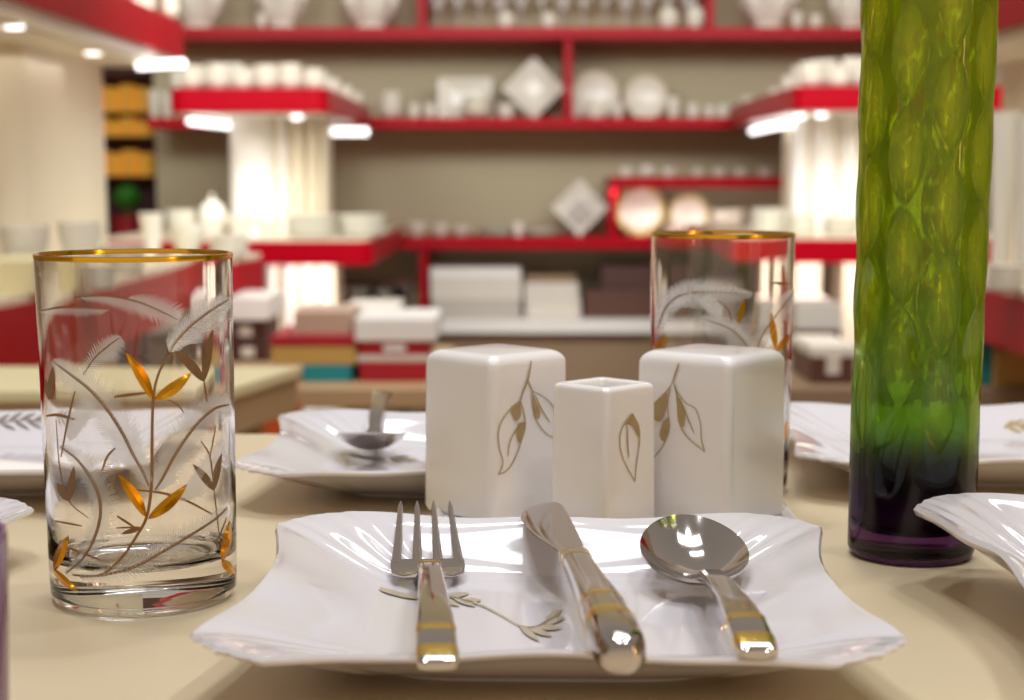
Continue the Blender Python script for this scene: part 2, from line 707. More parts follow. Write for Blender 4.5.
# ---- knife
knife = empty('table_knife', (0.0305, 0.450, TZ), 0, 'steel table knife with gold banded hollow handle on the front plate', 'knife')
KH = [(0.000, .0290, 0, .0030, .0030, 2), (0.0015, .0291, 0, .0054, .0050, 2), (0.005, .0293, 0, .0070, .0062, 2.2), (0.012, .0296, 0, .0076, .0066, 2.4), (0.03, .0299, 0, .0075, .0063, 2.6),
      (0.06, .0296, 0, .0066, .0055, 2.8), (0.09, .0285, 0, .0058, .0048, 2.8), (0.115, .0275, 0, .0052, .0042, 2.8), (0.132, .0270, 0, .0052, .0038, 2.6), (0.140, .0267, 0, .0056, .0030, 2.6), (0.144, .0265, 0, .0054, .0018, 2.6)]
b = MB(); b.loft(KH, 32); hd = b.build('handle', M['steel'], knife)
gold_bands(KH, [(0.026, 0.034), (0.050, 0.055), (0.124, 0.127), (0.134, 0.138)], hd)
b = MB()
edge = [(0.142, -.0050, .0052), (0.152, -.0060, .0052), (0.164, -.0088, .0054), (0.180, -.0118, .0055), (0.198, -.0136, .0056), (0.214, -.0140, .0056), (0.226, -.0128, .0056), (0.236, -.0098, .0054), (0.2425, -.0060, .0052), (0.2455, -.0020, .0046), (0.2465, .0010, .0034)]
secs = []
for y, l, r in edge:
    secs.append((y, .0266 - 0.020 * (y - 0.142), (l + r) / 2, (r - l) / 2, 0.0008, 2.2))
b.loft(secs, 24)
b.build('blade', M['steel'], knife)
knife.rotation_euler.z = rz_of(-0.0150, 0.245)

# ================================================================== TUMBLERS
RG, HG = 0.0362, 0.1310


def tumbler_mesh():
    b = MB()
    R = RG
    t = 0.0016
    prof = [(0.0005, 0.0012), (R * 0.7, 0.0012), (R * 0.80, 0.0), (R * 0.86, 0.0), (R * 0.93, 0.0012), (R * 0.965, 0.004), (R * 0.972, 0.010), (R * 0.975, 0.02),
            (R * 0.985, 0.06), (R * 0.995, 0.11), (R * .9995, HG - 0.004), (R, HG - 0.002), (R, HG - 0.0008), (R - t * 0.2, HG - .0002), (R - t * 0.5, HG), (R - t * .8, HG - .0002), (R - t, HG - 0.0008), (R - t, HG - 0.002), (R * .9995 - t, HG - 0.004), (R - t - .0002, 0.11), (R * 0.985 - t, 0.06), (R * 0.975 - t - .0004, 0.026),
            (R * 0.93 - t, 0.0195), (R * 0.85 - t, 0.0165), (R * 0.6, 0.0150), (R * 0.3, 0.0145), (0.0005, 0.0145)]
    rows_prof = []
    for i in range(len(prof) - 1):
        for k in range(3):
            s = k / 3
            rows_prof.append((prof[i][0] + (prof[i + 1][0] - prof[i][0]) * s, prof[i][1] + (prof[i + 1][1] - prof[i][1]) * s))
    rows_prof.append(prof[-1])
    b.lathe(rows_prof, 128)
    n = 128
    b.f.append(tuple(range(n - 1, -1, -1)))
    k = len(rows_prof) - 1
    b.f.append(tuple(range(k * n, k * n + n)))
    return b


def r_out(z):
    pr = [(0.0, 0.93), (0.004, .965), (0.010, .972), (0.02, .975), (0.06, .985), (0.11, .995), (HG, 1.0)]
    for i in range(len(pr) - 1):
        if z <= pr[i + 1][0]:
            t = max(0, (z - pr[i][0]) / (pr[i + 1][0] - pr[i][0]))
            return RG * (pr[i][1] + (pr[i + 1][1] - pr[i][1]) * t)
    return RG


def on_glass(center, off=0.00022):
    def fn(px, py):
        d = ray(px, py)
        ox, oy = EYE.x - center.x, EYE.y - center.y
        r = RG
        p = None
        for _ in range(4):
            A = d.x * d.x + d.y * d.y
            B = 2 * (ox * d.x + oy * d.y)
            C = ox * ox + oy * oy - (r + off) ** 2
            disc = B * B - 4 * A * C
            if disc < 0:
                t = -B / (2 * A)
                p = EYE + d * t
                q = Vector((p.x - center.x, p.y - center.y))
                q.normalize()
                p = Vector((center.x + q.x * (r + off), center.y + q.y * (r + off), p.z))
            else:
                t = (-B - math.sqrt(disc)) / (2 * A)
                p = EYE + d * t
            r = r_out(p.z - center.z)
        return p - center
    return fn


def feather(b, shaft, fn, up=0, down=0, n=44, w=1.0, lean=0.75, u0=0.0, u1=1.0, jit=0.22):
    """barbs along a pixel path: up = length on the left-hand side, down = on the right"""
    P = interp([(p[0], p[1], 0) for p in shaft], n)
    for i in range(n):
        u = i / (n - 1)
        if u < u0 or u > u1:
            continue
        t = (P[min(i + 1, n - 1)] - P[max(i - 1, 0)]).normalized()
        env = math.sin(PI * min(1, max(0.06, (u - u0) / (u1 - u0) * 0.94 + 0.05))) ** 0.6
        for side, ln in ((1, up), (-1, down)):
            if not ln:
                continue
            nn = Vector((t.y, -t.x, 0)) * side
            d = (t * lean + nn).normalized()
            l = ln * env * (1 - jit * random.random())
            a = P[i]
            m_ = a + d * l * 0.55 + t * l * 0.06
            e = a + d * l
            wv = Vector((-d.y, d.x, 0)) * w * 0.5
            q = [a + wv, m_ + wv * 0.8, e, m_ - wv * 0.8, a - wv]
            b.poly([fn(v.x, v.y) for v in q])


def make_tumbler(center, label):
    root = empty('glass_tumbler', center, 0, label, 'glass', 'gold rimmed tumblers on the table')
    tumbler_mesh().build('glass_body', M['glass'], root)
    b = MB()
    R, z1 = RG, HG
    b.lathe([(R + .00012, z1 - .0016), (R + .0002, z1 - .0008), (R + .00015, z1 + .00012), (R - .0008, z1 + .0004), (R - .0017, z1 + .0001), (R - .0018, z1 - .0010)], 128)
    o = b.build('gold_rim', M['goldrim'], root)
    o['label'] = 'gold painted rim'
    return root


GC = Vector((0, 0, TZ))
g1 = at(143, 600, Z=TZ)
GC1 = Vector((g1.x, g1.y, TZ))
GC1.y = 0.637
GC1.x = xat(134, GC1.y, 254)
tum1 = make_tumbler(GC1, 'clear tumbler with gold rim and gilded leaves, left of the front plate')
fn = on_glass(GC1)
st, fr, frs, gl, bl = MB(), MB(), MB(), MB(), MB()
S1 = [(172, 352), (162, 366), (155, 386), (152.6, 411), (152, 448), (151.5, 484), (147, 516), (136.6, 536), (120.6, 559), (100, 575), (72.6, 575)]
S2 = [(54, 362), (70, 374), (88.6, 388.6), (107, 409), (123, 434), (132, 452.6), (142, 470), (149, 486)]
S3 = [(229, 299), (210, 311), (190, 326), (175, 342.5), (170, 352)]
S4 = [(229, 404.6), (214, 409), (196, 425), (178, 450), (162, 479), (155, 490)]
S5 = [(61, 447), (77, 459.5), (90, 477), (99, 497), (100, 518), (93, 541), (82, 559), (66, 573)]
S6 = [(227, 508), (214, 520), (189, 536), (162, 552), (134, 567), (104, 575), (80, 577)]
S7 = [(75, 297.5), (105, 296), (135, 301), (160, 311), (178, 320)]
F2 = [(83, 375), (95, 357.5), (108, 346), (120, 337.5)]
F3 = [(102, 471), (107, 457), (115, 448)]
F6 = [(40, 311), (60, 307.5), (85, 308), (107, 309.5)]
for s_, w in ((S1, 3.2), (S2, 3.4), (S3, 3.0), (S4, 3.2), (S5, 3.2), (S6, 3.0), (S7, 2.0), (F2, 1.8), (F3, 2.4), (F6, 2.2)):
    ribbon(st, s_, w, fn, 40)
for s_, w in (([(75, 391), (68, 420), (61, 457)], 2.2), ([(46, 416), (58, 415), (75, 419.5)], 3), ([(56, 420), (60, 470), (69, 501), (88, 518)], 1.4), ([(136, 490), (162, 493), (185, 500), (212, 514)], 2.6),
              ([(204, 381), (207, 402)], 2.2), ([(214, 490), (210, 457), (201, 441)], 1.8), ([(210, 457), (216, 425)], 1.5), ([(214, 490), (219, 533)], 1.6), ([(117, 516), (134, 527)], 2.6),
              ([(116, 528), (140, 527)], 1.8), ([(114, 397), (128, 395), (146, 393)], 3.2), ([(168, 400), (178, 405), (184, 413)], 1.6), ([(55, 521), (82, 526)], 2), ([(70, 548), (90, 556), (100, 560)], 2.2), ([(227, 517), (216, 545)], 1.6)):
    ribbon(st, s_, w, fn, 16)
def fpart(parent, soft, *specs):
    fb = MB()
    for sp_ in specs:
        a_ = list(sp_[1:])
        a_[2] = int(a_[2] * (0.62 if not soft else 1))
        a_[3] *= 0.9 if not soft else 0.8
        feather(fb, sp_[0], fn, *a_)
    nm = 'soft_feather' if soft else 'etched_feather'
    fb.build(nm, M['frost_soft' if soft else 'frost'], parent, smooth=False, fix=False)['label'] = 'soft frosted feather' if soft else 'finely etched white feather'


fpart(tum1, False, (S7, 0, 27, 62, 1.5, 1.1, 0.05, 1.0), (S7, 26, 0, 76, 1.5, 1.0, 0.42, 1.0))
fpart(tum1, False, (F2, 14, 24, 40, 1.5, 0.5))
fpart(tum1, False, (F3, 0, 17, 22, 1.3, 0.1))
fpart(tum1, False, (F6, 0, 13, 46, 1.4, 0.6))
fpart(tum1, True, (S3[::-1], 20, 34, 70, 2.8, 0.7))
fpart(tum1, False, (S3[::-1], 14, 30, 74, 1.4, 0.7))
fpart(tum1, True, (S4[::-1], 30, 30, 80, 3.0, 0.8))
fpart(tum1, True, (S2[::-1], 34, 28, 80, 3.0, 0.8))
fpart(tum1, True, (S5[::-1], 18, 24, 70, 2.8, 0.7))
fpart(tum1, True, (S6[::-1], 20, 18, 66, 2.4, 0.8))
fpart(tum1, True, ([(70, 440), (76, 420), (90, 400)], 16, 22, 46, 2.6, 0.7))
fpart(tum1, True, ([(180, 500), (200, 480), (222, 440)], 16, 22, 46, 2.6, 0.7))
for tip, base, w, bd in (((125.6, 352), (152.6, 399), 11.5, 2), ((191.5, 372.6), (154, 400), 12, 2), ((117, 473.4), (146, 517), 11, 2), ((187.6, 483.7), (148, 519), 11.5, 2),
                         ((69, 535), (54, 571), 10, -1), ((78, 592), (53, 569), 8, 1), ((230, 520), (222, 562), 9, 1), ((235, 574), (222, 560), 9, 0)):
    lb = MB(); leaf(lb, tip, base, w, fn, 16, bd, on_glass(GC1, 0.0011)); lb.build('gilded_leaf', M['goldleaf'], tum1, fix=False)['label'] = 'piece of the gilded leaves and painted reflection streak'
for tip, base, w, bd in (((174, 350), (204, 381.7), 10, 2), ((213, 329), (204, 381.7), 9, -1), ((192.6, 464), (214, 490.6), 8, 1), ((222, 452.6), (214, 490.6), 7, -1),
                         ((56.6, 482.6), (69, 501), 9, 0), ((74, 466), (69, 501), 8, 0), ((53, 366), (49, 400), 7, 0), ((45, 378), (49, 400), 5, 0), ((121, 534), (141, 528), 5, 0)):
    lb = MB(); leaf(lb, tip, base, w, fn, 16, bd); lb.build('bronze_leaf', M['brownleaf'], tum1, fix=False)['label'] = 'bronze leaf'
st.build('stem_pattern', M['stem'], tum1, fix=False)['label'] = 'bronze curved stems'

GC2 = Vector((0, 0.862, TZ))
GC2.x = xat(722.5, 0.862, 250)
tum2 = make_tumbler(GC2, 'clear tumbler with gold rim standing behind the right shaker')
fn = on_glass(GC2)
st, fr, frs, gl = MB(), MB(), MB(), MB()
A1 = [(657, 330), (668, 304), (687, 293), (715, 292), (751, 294)]
A2 = [(702, 318.6), (730, 329), (747, 346), (756, 365)]
A3 = [(795, 291), (780, 310), (762, 336), (755, 360)]
A4 = [(718, 300), (728, 310), (732, 322)]
for s_, w in ((A1, 2.4), (A2, 2.0), (A3, 1.6), (A4, 1.6), ([(770, 282.5), (790, 284)], 2.4), ([(656, 350), (662, 400), (675, 450)], 2.2), ([(777, 350), (781, 400), (770, 450), (740, 470)], 2.2), ([(790, 350), (779, 400)], 1.6)):
    ribbon(st, s_, w, fn, 30)
fpart(tum2, False, (A1, 16, 0, 90, 1.8, 0.5), (A1, 0, 18, 60, 1.8, 0.7, 0.0, 0.55))
fpart(tum2, True, (A1, 18, 24, 80, 3.0, 0.5))
fpart(tum2, True, (A2, 16, 22, 60, 2.4, 0.4))
fpart(tum2, False, (A2, 13, 0, 50, 1.6, 0.5))
fpart(tum2, True, (A3[::-1], 16, 18, 60, 2.4, 0.6))
fpart(tum2, False, ([(720, 318), (712, 308), (700, 300)], 8, 16, 30, 2.0, 0.2))
fpart(tum2, True, ([(790, 440), (792, 400), (788, 360)], 12, 16, 50, 2.4, 0.6))
for tip, base, w, bd in (((771, 312), (776, 350), 7, 0), ((791, 334), (777, 351), 7, 0), ((668, 337), (656, 348), 6, 0), ((745, 299), (738, 324), 6, 0), ((788, 420), (780, 450), 6, 0)):  # upper middle shape paints an orange reflection streak; the rest are leaves
    lb = MB(); leaf(lb, tip, base, w, fn, 16, bd); lb.build('gilded_leaf', M['goldleaf'], tum2, fix=False)['label'] = 'piece of the gilded leaves and painted reflection streak'
st.build('stem_pattern', M['stem'], tum2, fix=False)['label'] = 'bronze curved stems'


# ================================================================== SHAKER SET
def rsq_ring(h, r, z, n=16):
    """rounded square ring half size h corner radius r"""
    pts = []
    for c in range(4):
        cx = (h - r) * (1 if c in (0, 3) else -1)
        cy = (h - r) * (1 if c in (0, 1) else -1)
        for k in range(n):
            a = c * PI / 2 + (PI / 2) * k / (n - 1)
            pts.append((cx + r * math.cos(a), cy + r * math.sin(a), z))
    return pts


TRZ = 0.004  # tray top above table


def shaker(h, H, r, opening=0.0):
    b = MB()
    R = 0.0062 if opening == 0 else 0.0028
    rows = [rsq_ring(h * 0.02, h * 0.01, 0), rsq_ring(h - 0.003, r, 0), rsq_ring(h - 0.001, r, 0.0006), rsq_ring(h, r, 0.003)]
    for k in range(1, 8):
        rows.append(rsq_ring(h - 0.0006 * k / 7, r, 0.003 + (H - R - 0.005) * k / 7))
    for k in range(1, 9):
        a = PI / 2 * k / 8
        rows.append(rsq_ring(h - 0.0006 - R * (1 - math.cos(a)), r, H - R + (R * math.sin(a))))
    if opening == 0:
        rows.append(rsq_ring(h * 0.55, h * 0.3, H + 0.0003))
        rows.append(rsq_ring(h * 0.02, h * 0.01, H + 0.0006))
    else:
        rows.append(rsq_ring(opening + 0.001, r * 0.7, H - 0.0002))
        rows.append(rsq_ring(opening, r * 0.6, H - 0.0012))
        rows.append(rsq_ring(opening - 0.0008, r * 0.6, H - 0.006))
        rows.append(rsq_ring(opening - 0.001, r * 0.6, 0.006))
        rows.append(rsq_ring(0.0005, 0.0002, 0.005))
    b.quad_grid(rows, close_u=True)
    b.poly(rows[0], True)
    b.poly(rows[-1])
    return b


def face_fn(root_loc, rz, h, side, H):
    """projects a pixel on the flat face; side: 'r' = normal local -y rotated, 'l' = normal local -x"""
    n = Vector((0, -1, 0)) if side == 'r' else Vector((-1, 0, 0))
    n.rotate(Matrix.Rotation(rz, 3, 'Z'))
    p0 = Vector(root_loc) + n * (h + 0.00012)
    inv = Matrix.Rotation(-rz, 3, 'Z')

    def fn(px, py):
        d = ray(px, py)
        t = (p0 - EYE).dot(n) / d.dot(n)
        p = EYE + d * t - Vector(root_loc)
        return inv @ p
    return fn


def fillpoly(b, pts, fn):
    P = interp([(p[0], p[1], 0) for p in pts + [pts[0]]], 8 * len(pts))[:-1]
    b.poly([fn(p.x, p.y) for p in P])


def zm(pts, x0, y0, s):
    return [(x0 + p[0] / s, y0 + p[1] / s) for p in pts]


tray = None
# left shaker : front edge at x=494
SY = 0.785
H1 = 0.0762
h1 = 0.0249
lp = Vector((xat(496, SY, 430), SY, TZ + TRZ))
rz1 = math.radians(43)
left_sh = empty('salt_shaker', lp, rz1, 'white square shaker with gold leaf twig, leftmost of the three', 'shaker')
shaker(h1, H1, 0.0045).build('shaker_body', M['porcelain_warm'], left_sh)
fn = face_fn(lp, rz1, h1, 'r', H1)
b = MB()
Z_ = lambda pts: zm(pts, 400, 330, 4.0)
ribbon(b, Z_([(525, 122), (520, 160), (510, 205), (492, 250), (482, 285)]), 1.87, fn)
ribbon(b, Z_([(482, 285), (440, 320), (405, 370), (393, 420), (400, 480), (412, 530), (395, 578)]), 1.15, fn, 36, False)
ribbon(b, Z_([(482, 285), (493, 320), (502, 375), (490, 430), (462, 510), (430, 560), (395, 578)]), 1.15, fn, 36, False)
ribbon(b, Z_([(492, 370), (462, 405), (440, 450), (432, 505)]), 1.30, fn)
fillpoly(b, Z_([(482, 282), (446, 318), (452, 345), (466, 366), (484, 340)]), fn)
fillpoly(b, Z_([(475, 372), (503, 372), (492, 425), (478, 452), (466, 410)]), fn)
ribbon(b, Z_([(512, 200), (522, 225), (533, 250)]), 1.58, fn)
ribbon(b, Z_([(530, 245), (570, 265), (605, 295), (618, 330), (622, 380), (614, 432)]), 1.08, fn, 30, False)
ribbon(b, Z_([(530, 245), (533, 300), (546, 360), (580, 410), (614, 432)]), 1.08, fn, 30, False)
ribbon(b, Z_([(540, 260), (568, 320), (600, 370)]), 1.58, fn)
fillpoly(b, Z_([(531, 252), (560, 325), (556, 355), (545, 350), (533, 305)]), fn)
b.build('painted_leaf', M['decal'], left_sh, fix=False)['label'] = 'gold painted leaf twig'

# right shaker : front edge x=718
SY2 = 0.772
rp = Vector((xat(711, SY2, 430), SY2, TZ + TRZ))
rz2 = math.radians(52)
h2 = 0.0259
right_sh = empty('pepper_shaker', rp, rz2, 'white square shaker with gold leaf twig, rightmost of the three', 'shaker')
shaker(h2, H1 + 0.0012, 0.0045).build('shaker_body', M['porcelain_warm'], right_sh)
fn = face_fn(rp, rz2, h2, 'l', H1)
b = MB()
Z_ = lambda pts: zm(pts, 600, 330, 4.0)
ribbon(b, Z_([(316, 132), (303, 170), (290, 210)]), 2.16, fn)
ribbon(b, Z_([(290, 210), (270, 240), (230, 280), (205, 310), (195, 360), (196, 430), (212, 515)]), 1.01, fn, 36, False)
ribbon(b, Z_([(280, 225), (270, 300), (276, 390), (252, 460), (212, 515)]), 1.01, fn, 36, False)
fillpoly(b, Z_([(270, 245), (225, 285), (207, 310), (212, 352), (240, 366), (262, 320)]), fn)
fillpoly(b, Z_([(250, 370), (274, 350), (276, 400), (256, 445), (238, 420)]), fn)
ribbon(b, Z_([(296, 215), (303, 240), (308, 262)]), 1.73, fn)
ribbon(b, Z_([(303, 240), (340, 290), (382, 318), (402, 380), (404, 430), (418, 487)]), 0.94, fn, 36, False)
ribbon(b, Z_([(303, 240), (309, 300), (316, 370), (352, 432), (418, 487)]), 0.94, fn, 36, False)
ribbon(b, Z_([(318, 275), (345, 340), (376, 412)]), 1.30, fn)
fillpoly(b, Z_([(305, 250), (338, 325), (335, 385), (320, 375), (310, 320)]), fn)
b.build('painted_leaf', M['decal'], right_sh, fix=False)['label'] = 'gold painted leaf twig'

# small open holder
SY3 = 0.750
H3 = 0.0650
h3 = 0.01725
mp = Vector((xat(603.5, SY3, 440), SY3, TZ + TRZ))
rz3 = math.radians(45)
mid_sh = empty('toothpick_holder', mp, rz3, 'small open white square holder with one gold leaf, between the two shakers', 'holder')
shaker(h3, H3, 0.0030, opening=0.0112).build('holder_body', M['porcelain_warm'], mid_sh)
fn = face_fn(mp, rz3, h3, 'r', H3)
b = MB()
Z_ = lambda pts: zm(pts, 400, 330, 4.0)
ribbon(b, Z_([(930, 335), (890, 390), (880, 450), (895, 520), (940, 606)]), 1.01, fn, 36, False)
ribbon(b, Z_([(930, 335), (955, 385), (958, 450), (946, 540), (940, 606)]), 1.01, fn, 36, False)
ribbon(b, Z_([(910, 385), (911, 450), (916, 510)]), 1.44, fn)
fillpoly(b, Z_([(930, 337), (900, 380), (915, 378), (935, 390), (956, 430), (952, 380)]), fn)
b.build('painted_leaf', M['decal'], mid_sh, fix=False)['label'] = 'single gold painted leaf'

# tray below the three
b = MB()
_c = at(797, 522, Z=TZ + 0.006)
tx0, tx1 = xat(432, 0.75, 515), _c.x + 0.002
tyc = 0.772


def tray_ring(dx, dy, r, z):
    pts = []
    for c in range(4):
        sx = 1 if c in (0, 3) else -1
        sy = 1 if c in (0, 1) else -1
        for k in range(10):
            a = c * PI / 2 + (PI / 2) * k / 9
            pts.append(((tx1 - tx0) / 2 * sx - dx * sx - r * sx + r * math.cos(a), 0.048 * sy - dy * sy - r * sy + r * math.sin(a), z))
    return pts


rows = [tray_ring(0.05, 0.04, 0.004, 0), tray_ring(0.004, 0.004, 0.006, 0.0), tray_ring(0.001, 0.001, 0.008, 0.0016), tray_ring(0, 0, 0.008, 0.0055), tray_ring(0.001, 0.001, 0.008, 0.0068),
        tray_ring(0.0025, 0.0025, 0.008, 0.0068), tray_ring(0.0045, 0.0045, 0.008, 0.0042), tray_ring(0.05, 0.04, 0.004, 0.004)]
b.quad_grid(rows, close_u=True)
b.poly(rows[0], True); b.poly(rows[-1])
tray = b.build('shaker_tray', M['porcelain_warm'])
tray.location = ((tx0 + tx1) / 2, tyc, TZ)
tag(tray, 'narrow white porcelain tray under the three shakers', 'tray')

# ================================================================== GREEN VASE
VY = 0.7085
VC = Vector((xat(910.5, VY, 548), VY, TZ))
VH = 0.262


def vase_r(z):
    return 0.0264 + 0.0012 * min(1, z / 0.24)


def vase_mesh():
    NT, NZ = 300, 330
    pitch = 0.0403
    z0c = at(933, 407, Y=VY - 0.027).z - TZ   # centre of lowest facet row (columns A)
    a0 = math.radians(-90 + 8)
    rows, cuts = [], []
    hw, hh = 0.0074, 0.0197

    def cutval(th, z):
        best = 0.0
        k = round((th - a0) / (2 * PI / 10))
        for kk in (k - 1, k, k + 1):
            ca = a0 + kk * 2 * PI / 10
            dx = ((th - ca + PI) % (2 * PI) - PI) * vase_r(z)
            off = 0 if kk % 2 == 0 else pitch / 2
            m = round((z - z0c - off) / pitch)
            if m < 0:
                continue
            dz = z - (z0c + off + m * pitch)
            if abs(dz) < hh:
                # almond: half width shrinks parabolically
                w = hw * (1 - (dz / hh) ** 2)
                if w > 0 and abs(dx) < w:
                    q = (1 - (dx / hw) ** 2 - (dz / hh) ** 2)
                    best = max(best, min(1, q * 1.0))
                    e = (w - abs(dx)) / 0.0009
                    best = max(best, 0.25 * min(1, e)) if e < 1 else max(best, 0.25)
        return best
    ring_r = []
    for iz in range(NZ + 1):
        z = 0.004 + (VH - 0.004) * iz / NZ
        row, cr = [], []
        for it in range(NT):
            th = 2 * PI * it / NT
            c = cutval(th, z)
            r = vase_r(z) - 0.0016 * c
            row.append((r * math.cos(th), r * math.sin(th), z))
            cr.append(c)
        rows.append(row)
        cuts.append(cr)

    def ring(r, z):
        return [(r * math.cos(2 * PI * k / NT), r * math.sin(2 * PI * k / NT), z) for k in range(NT)]
    pre = [ring(0.0004, 0.0), ring(0.0200, 0.0), ring(0.0240, 0.0003), ring(0.0256, 0.0016)]
    ti = 0.0042
    post = [ring(vase_r(VH) - 0.0015, VH + 0.001), ring(vase_r(VH) - ti, VH)]
    for z in (0.20, 0.15, 0.10, 0.06, 0.03, 0.016):
        post.append(ring(vase_r(z) - ti, z))
    post += [ring(0.016, 0.0115), ring(0.0004, 0.011)]
    allr = pre + rows + post
    b = MB()
    b.quad_grid(allr, close_u=True)
    b.poly(allr[0], True)
    b.poly(allr[-1])
    attr = [0.0] * (len(pre) * NT) + [c for cr in cuts for c in cr] + [0.0] * (len(post) * NT) + [0.0] * (2 * NT)
    return b, attr


def vase_mat():
    m = bpy.data.materials.new('green_cut_glass')
    m.use_nodes = True
    nt = m.node_tree
    N = nt.nodes
    Lk = nt.links.new
    out = N['Material Output']
    gl_ = N['Principled BSDF']
    tc = N.new('ShaderNodeTexCoord')
    sp = N.new('ShaderNodeSeparateXYZ')
    Lk(tc.outputs['Object'], sp.inputs[0])
    ramp = N.new('ShaderNodeValToRGB')
    mr = N.new('ShaderNodeMapRange')
    mr.inputs[1].default_value = 0.0
    mr.inputs[2].default_value = 0.26
    Lk(sp.outputs[2], mr.inputs[0])
    Lk(mr.outputs[0], ramp.inputs[0])
    e = ramp.color_ramp.elements
    e[0].position = 0.0
    e[0].color = lin((112, 62, 128))
    e[1].position = 1.0
    e[1].color = lin((202, 210, 70))
    for p, c in ((0.11, (98, 54, 112)), (0.165, (100, 118, 76)), (0.205, (172, 210, 84)), (0.45, (198, 216, 70))):
        k = e.new(p)
        k.color = lin(c)
    ramp2 = N.new('ShaderNodeValToRGB')
    Lk(mr.outputs[0], ramp2.inputs[0])
    e = ramp2.color_ramp.elements
    e[0].position = 0.0
    e[0].color = lin((130, 96, 140))
    e[1].position = 1.0
    e[1].color = lin((253, 252, 120))
    for p, c in ((0.12, (130, 110, 130)), (0.2, (212, 236, 140)), (0.5, (252, 254, 118))):
        k = e.new(p)
        k.color = lin(c)
    at_ = N.new('ShaderNodeAttribute')
    at_.attribute_name = 'cut'
    no = N.new('ShaderNodeTexNoise')
    no.inputs['Scale'].default_value = 30
    Lk(tc.outputs['Object'], no.inputs['Vector'])
    mx = N.new('ShaderNodeMixRGB')
    Lk(at_.outputs['Fac'], mx.inputs[0])
    Lk(ramp.outputs[0], mx.inputs[1])
    Lk(ramp2.outputs[0], mx.inputs[2])
    mv = N.new('ShaderNodeMixRGB')
    mv.blend_type = 'MULTIPLY'
    mv.inputs[0].default_value = 0.5
    Lk(mx.outputs[0], mv.inputs[1])
    Lk(no.outputs['Fac'], mv.inputs[2])
    Lk(mx.outputs[0], gl_.inputs['Base Color'])
    inp(gl_, 'Roughness', 0.03)
    inp(gl_, 'Transmission Weight', 1.0)
    inp(gl_, 'IOR', 1.45)
    tl = N.new('ShaderNodeBsdfTranslucent')
    df = N.new('ShaderNodeBsdfDiffuse')
    sq = N.new('ShaderNodeMixRGB')
    sq.blend_type = 'MULTIPLY'
    sq.inputs[0].default_value = 1.0
    Lk(mx.outputs[0], sq.inputs[1])
    Lk(mx.outputs[0], sq.inputs[2])
    Lk(sq.outputs[0], tl.inputs[0])
    Lk(sq.outputs[0], df.inputs[0])
    m1 = N.new('ShaderNodeMixShader')
    m1.inputs[0].default_value = 0.35
    Lk(tl.outputs[0], m1.inputs[1])
    Lk(df.outputs[0], m1.inputs[2])
    m2 = N.new('ShaderNodeMixShader')
    m2.inputs[0].default_value = 0.30
    Lk(gl_.outputs[0], m2.inputs[1])
    Lk(m1.outputs[0], m2.inputs[2])
    Lk(m2.outputs[0], out.inputs[0])
    return m


vb, vattr = vase_mesh()
vase = vb.build('glass_vase', vase_mat(), fix=False)
vase.location = VC
va = vase.data.attributes.new('cut', 'FLOAT', 'POINT')
va.data.foreach_set('value', vattr[:len(vase.data.vertices)])
tag(vase, 'tall green cut glass vase with leaf shaped facets and purple base', 'vase')

# purple glass just inside the left picture edge
b = MB()
b.lathe([(0.0005, 0), (0.022, 0), (0.026, 0.002), (0.027, 0.01), (0.0285, 0.062), (0.0282, 0.064), (0.0268, 0.0635), (0.025, 0.012), (0.0005, 0.009)], 64)
pg = b.build('purple_tumbler', M['purple'])
pg.location = (xat(5, 0.45, 600) - 0.0282, 0.45, TZ)
tag(pg, 'blurred purple glass cut off at the lower left edge', 'glass')

# ================================================================== SHOP FITTINGS
TOPZ = [zat(27, 6.5), zat(117.5, 6.5), zat(237, 6.5)]
BOTZ = [zat(38, 6.5), zat(128, 6.5), zat(249, 6.5)]
SH0 = zat(318, 6.5)
def part(name, x0, x1, y0, y1, z0, z1, m, parent, bw=0.0):
    b = MB()
    L = parent.location
    b.box(x0 - L.x, x1 - L.x, y0 - L.y, y1 - L.y, z0 - L.z, z1 - L.z)
    o = b.build(name, m, parent, smooth=False)
    if bw:
        bevel(o, bw)
    return o


xl = xat(152, 6.5)
sh_names = ('topmost', 'middle', 'lower')
shelves = []
for q, (tz, bz) in enumerate(zip(TOPZ, BOTZ)):
    r_ = empty('wall_shelf', (0, 6.7, bz), 0, f'{sh_names[q]} long red shelf on the back wall', 'shelf', 'red wall shelves')
    part('shelf_board', xl, 2.3, 6.5, YB - 0.001, bz, tz, M['red'], r_)
    shelves.append(r_)
base = empty('base_cabinet', (0, 6.7, 0), 0, 'low brown base cabinet with white top along the back wall', 'cabinet')
part('top_board', xl, 2.3, 6.42, YB - 0.001, SH0 - 0.05, SH0, M['white'], base)['label'] = 'white top board'
part('plinth', xl, 2.3, 6.5, YB - 0.001, 0, SH0 - 0.05, M['taupe'], base)
MINI = zat(177, 6.5)
for px, zb, zt, lb_ in ((424, TOPZ[0], 2.2, 'thin red upright left of the glasses on the topmost shelf'), (705, TOPZ[0], 2.2, 'thin red upright right of the glasses on the topmost shelf'),
                        (567, TOPZ[1], BOTZ[0], 'thin red upright between the display plates on the middle shelf'), (424, SH0, BOTZ[2], 'thin red upright below the lower shelf, left of the white boxes'),
                        (612, TOPZ[2], zat(188, 6.5), 'short red upright carrying the left end of the short shelf')):
    x = xat(px, 6.55)
    b = MB(); b.box(x - 0.014, x + 0.014, 6.53, YB - 0.001, zb, zt)
    tag(b.build('shelf_divider', M['red'], smooth=False), lb_, 'divider', 'thin red shelf uprights')
mini = empty('short_shelf', (xat(700, 6.5), 6.7, zat(188, 6.5)), 0, 'short red shelf raised above the lower back shelf', 'shelf')
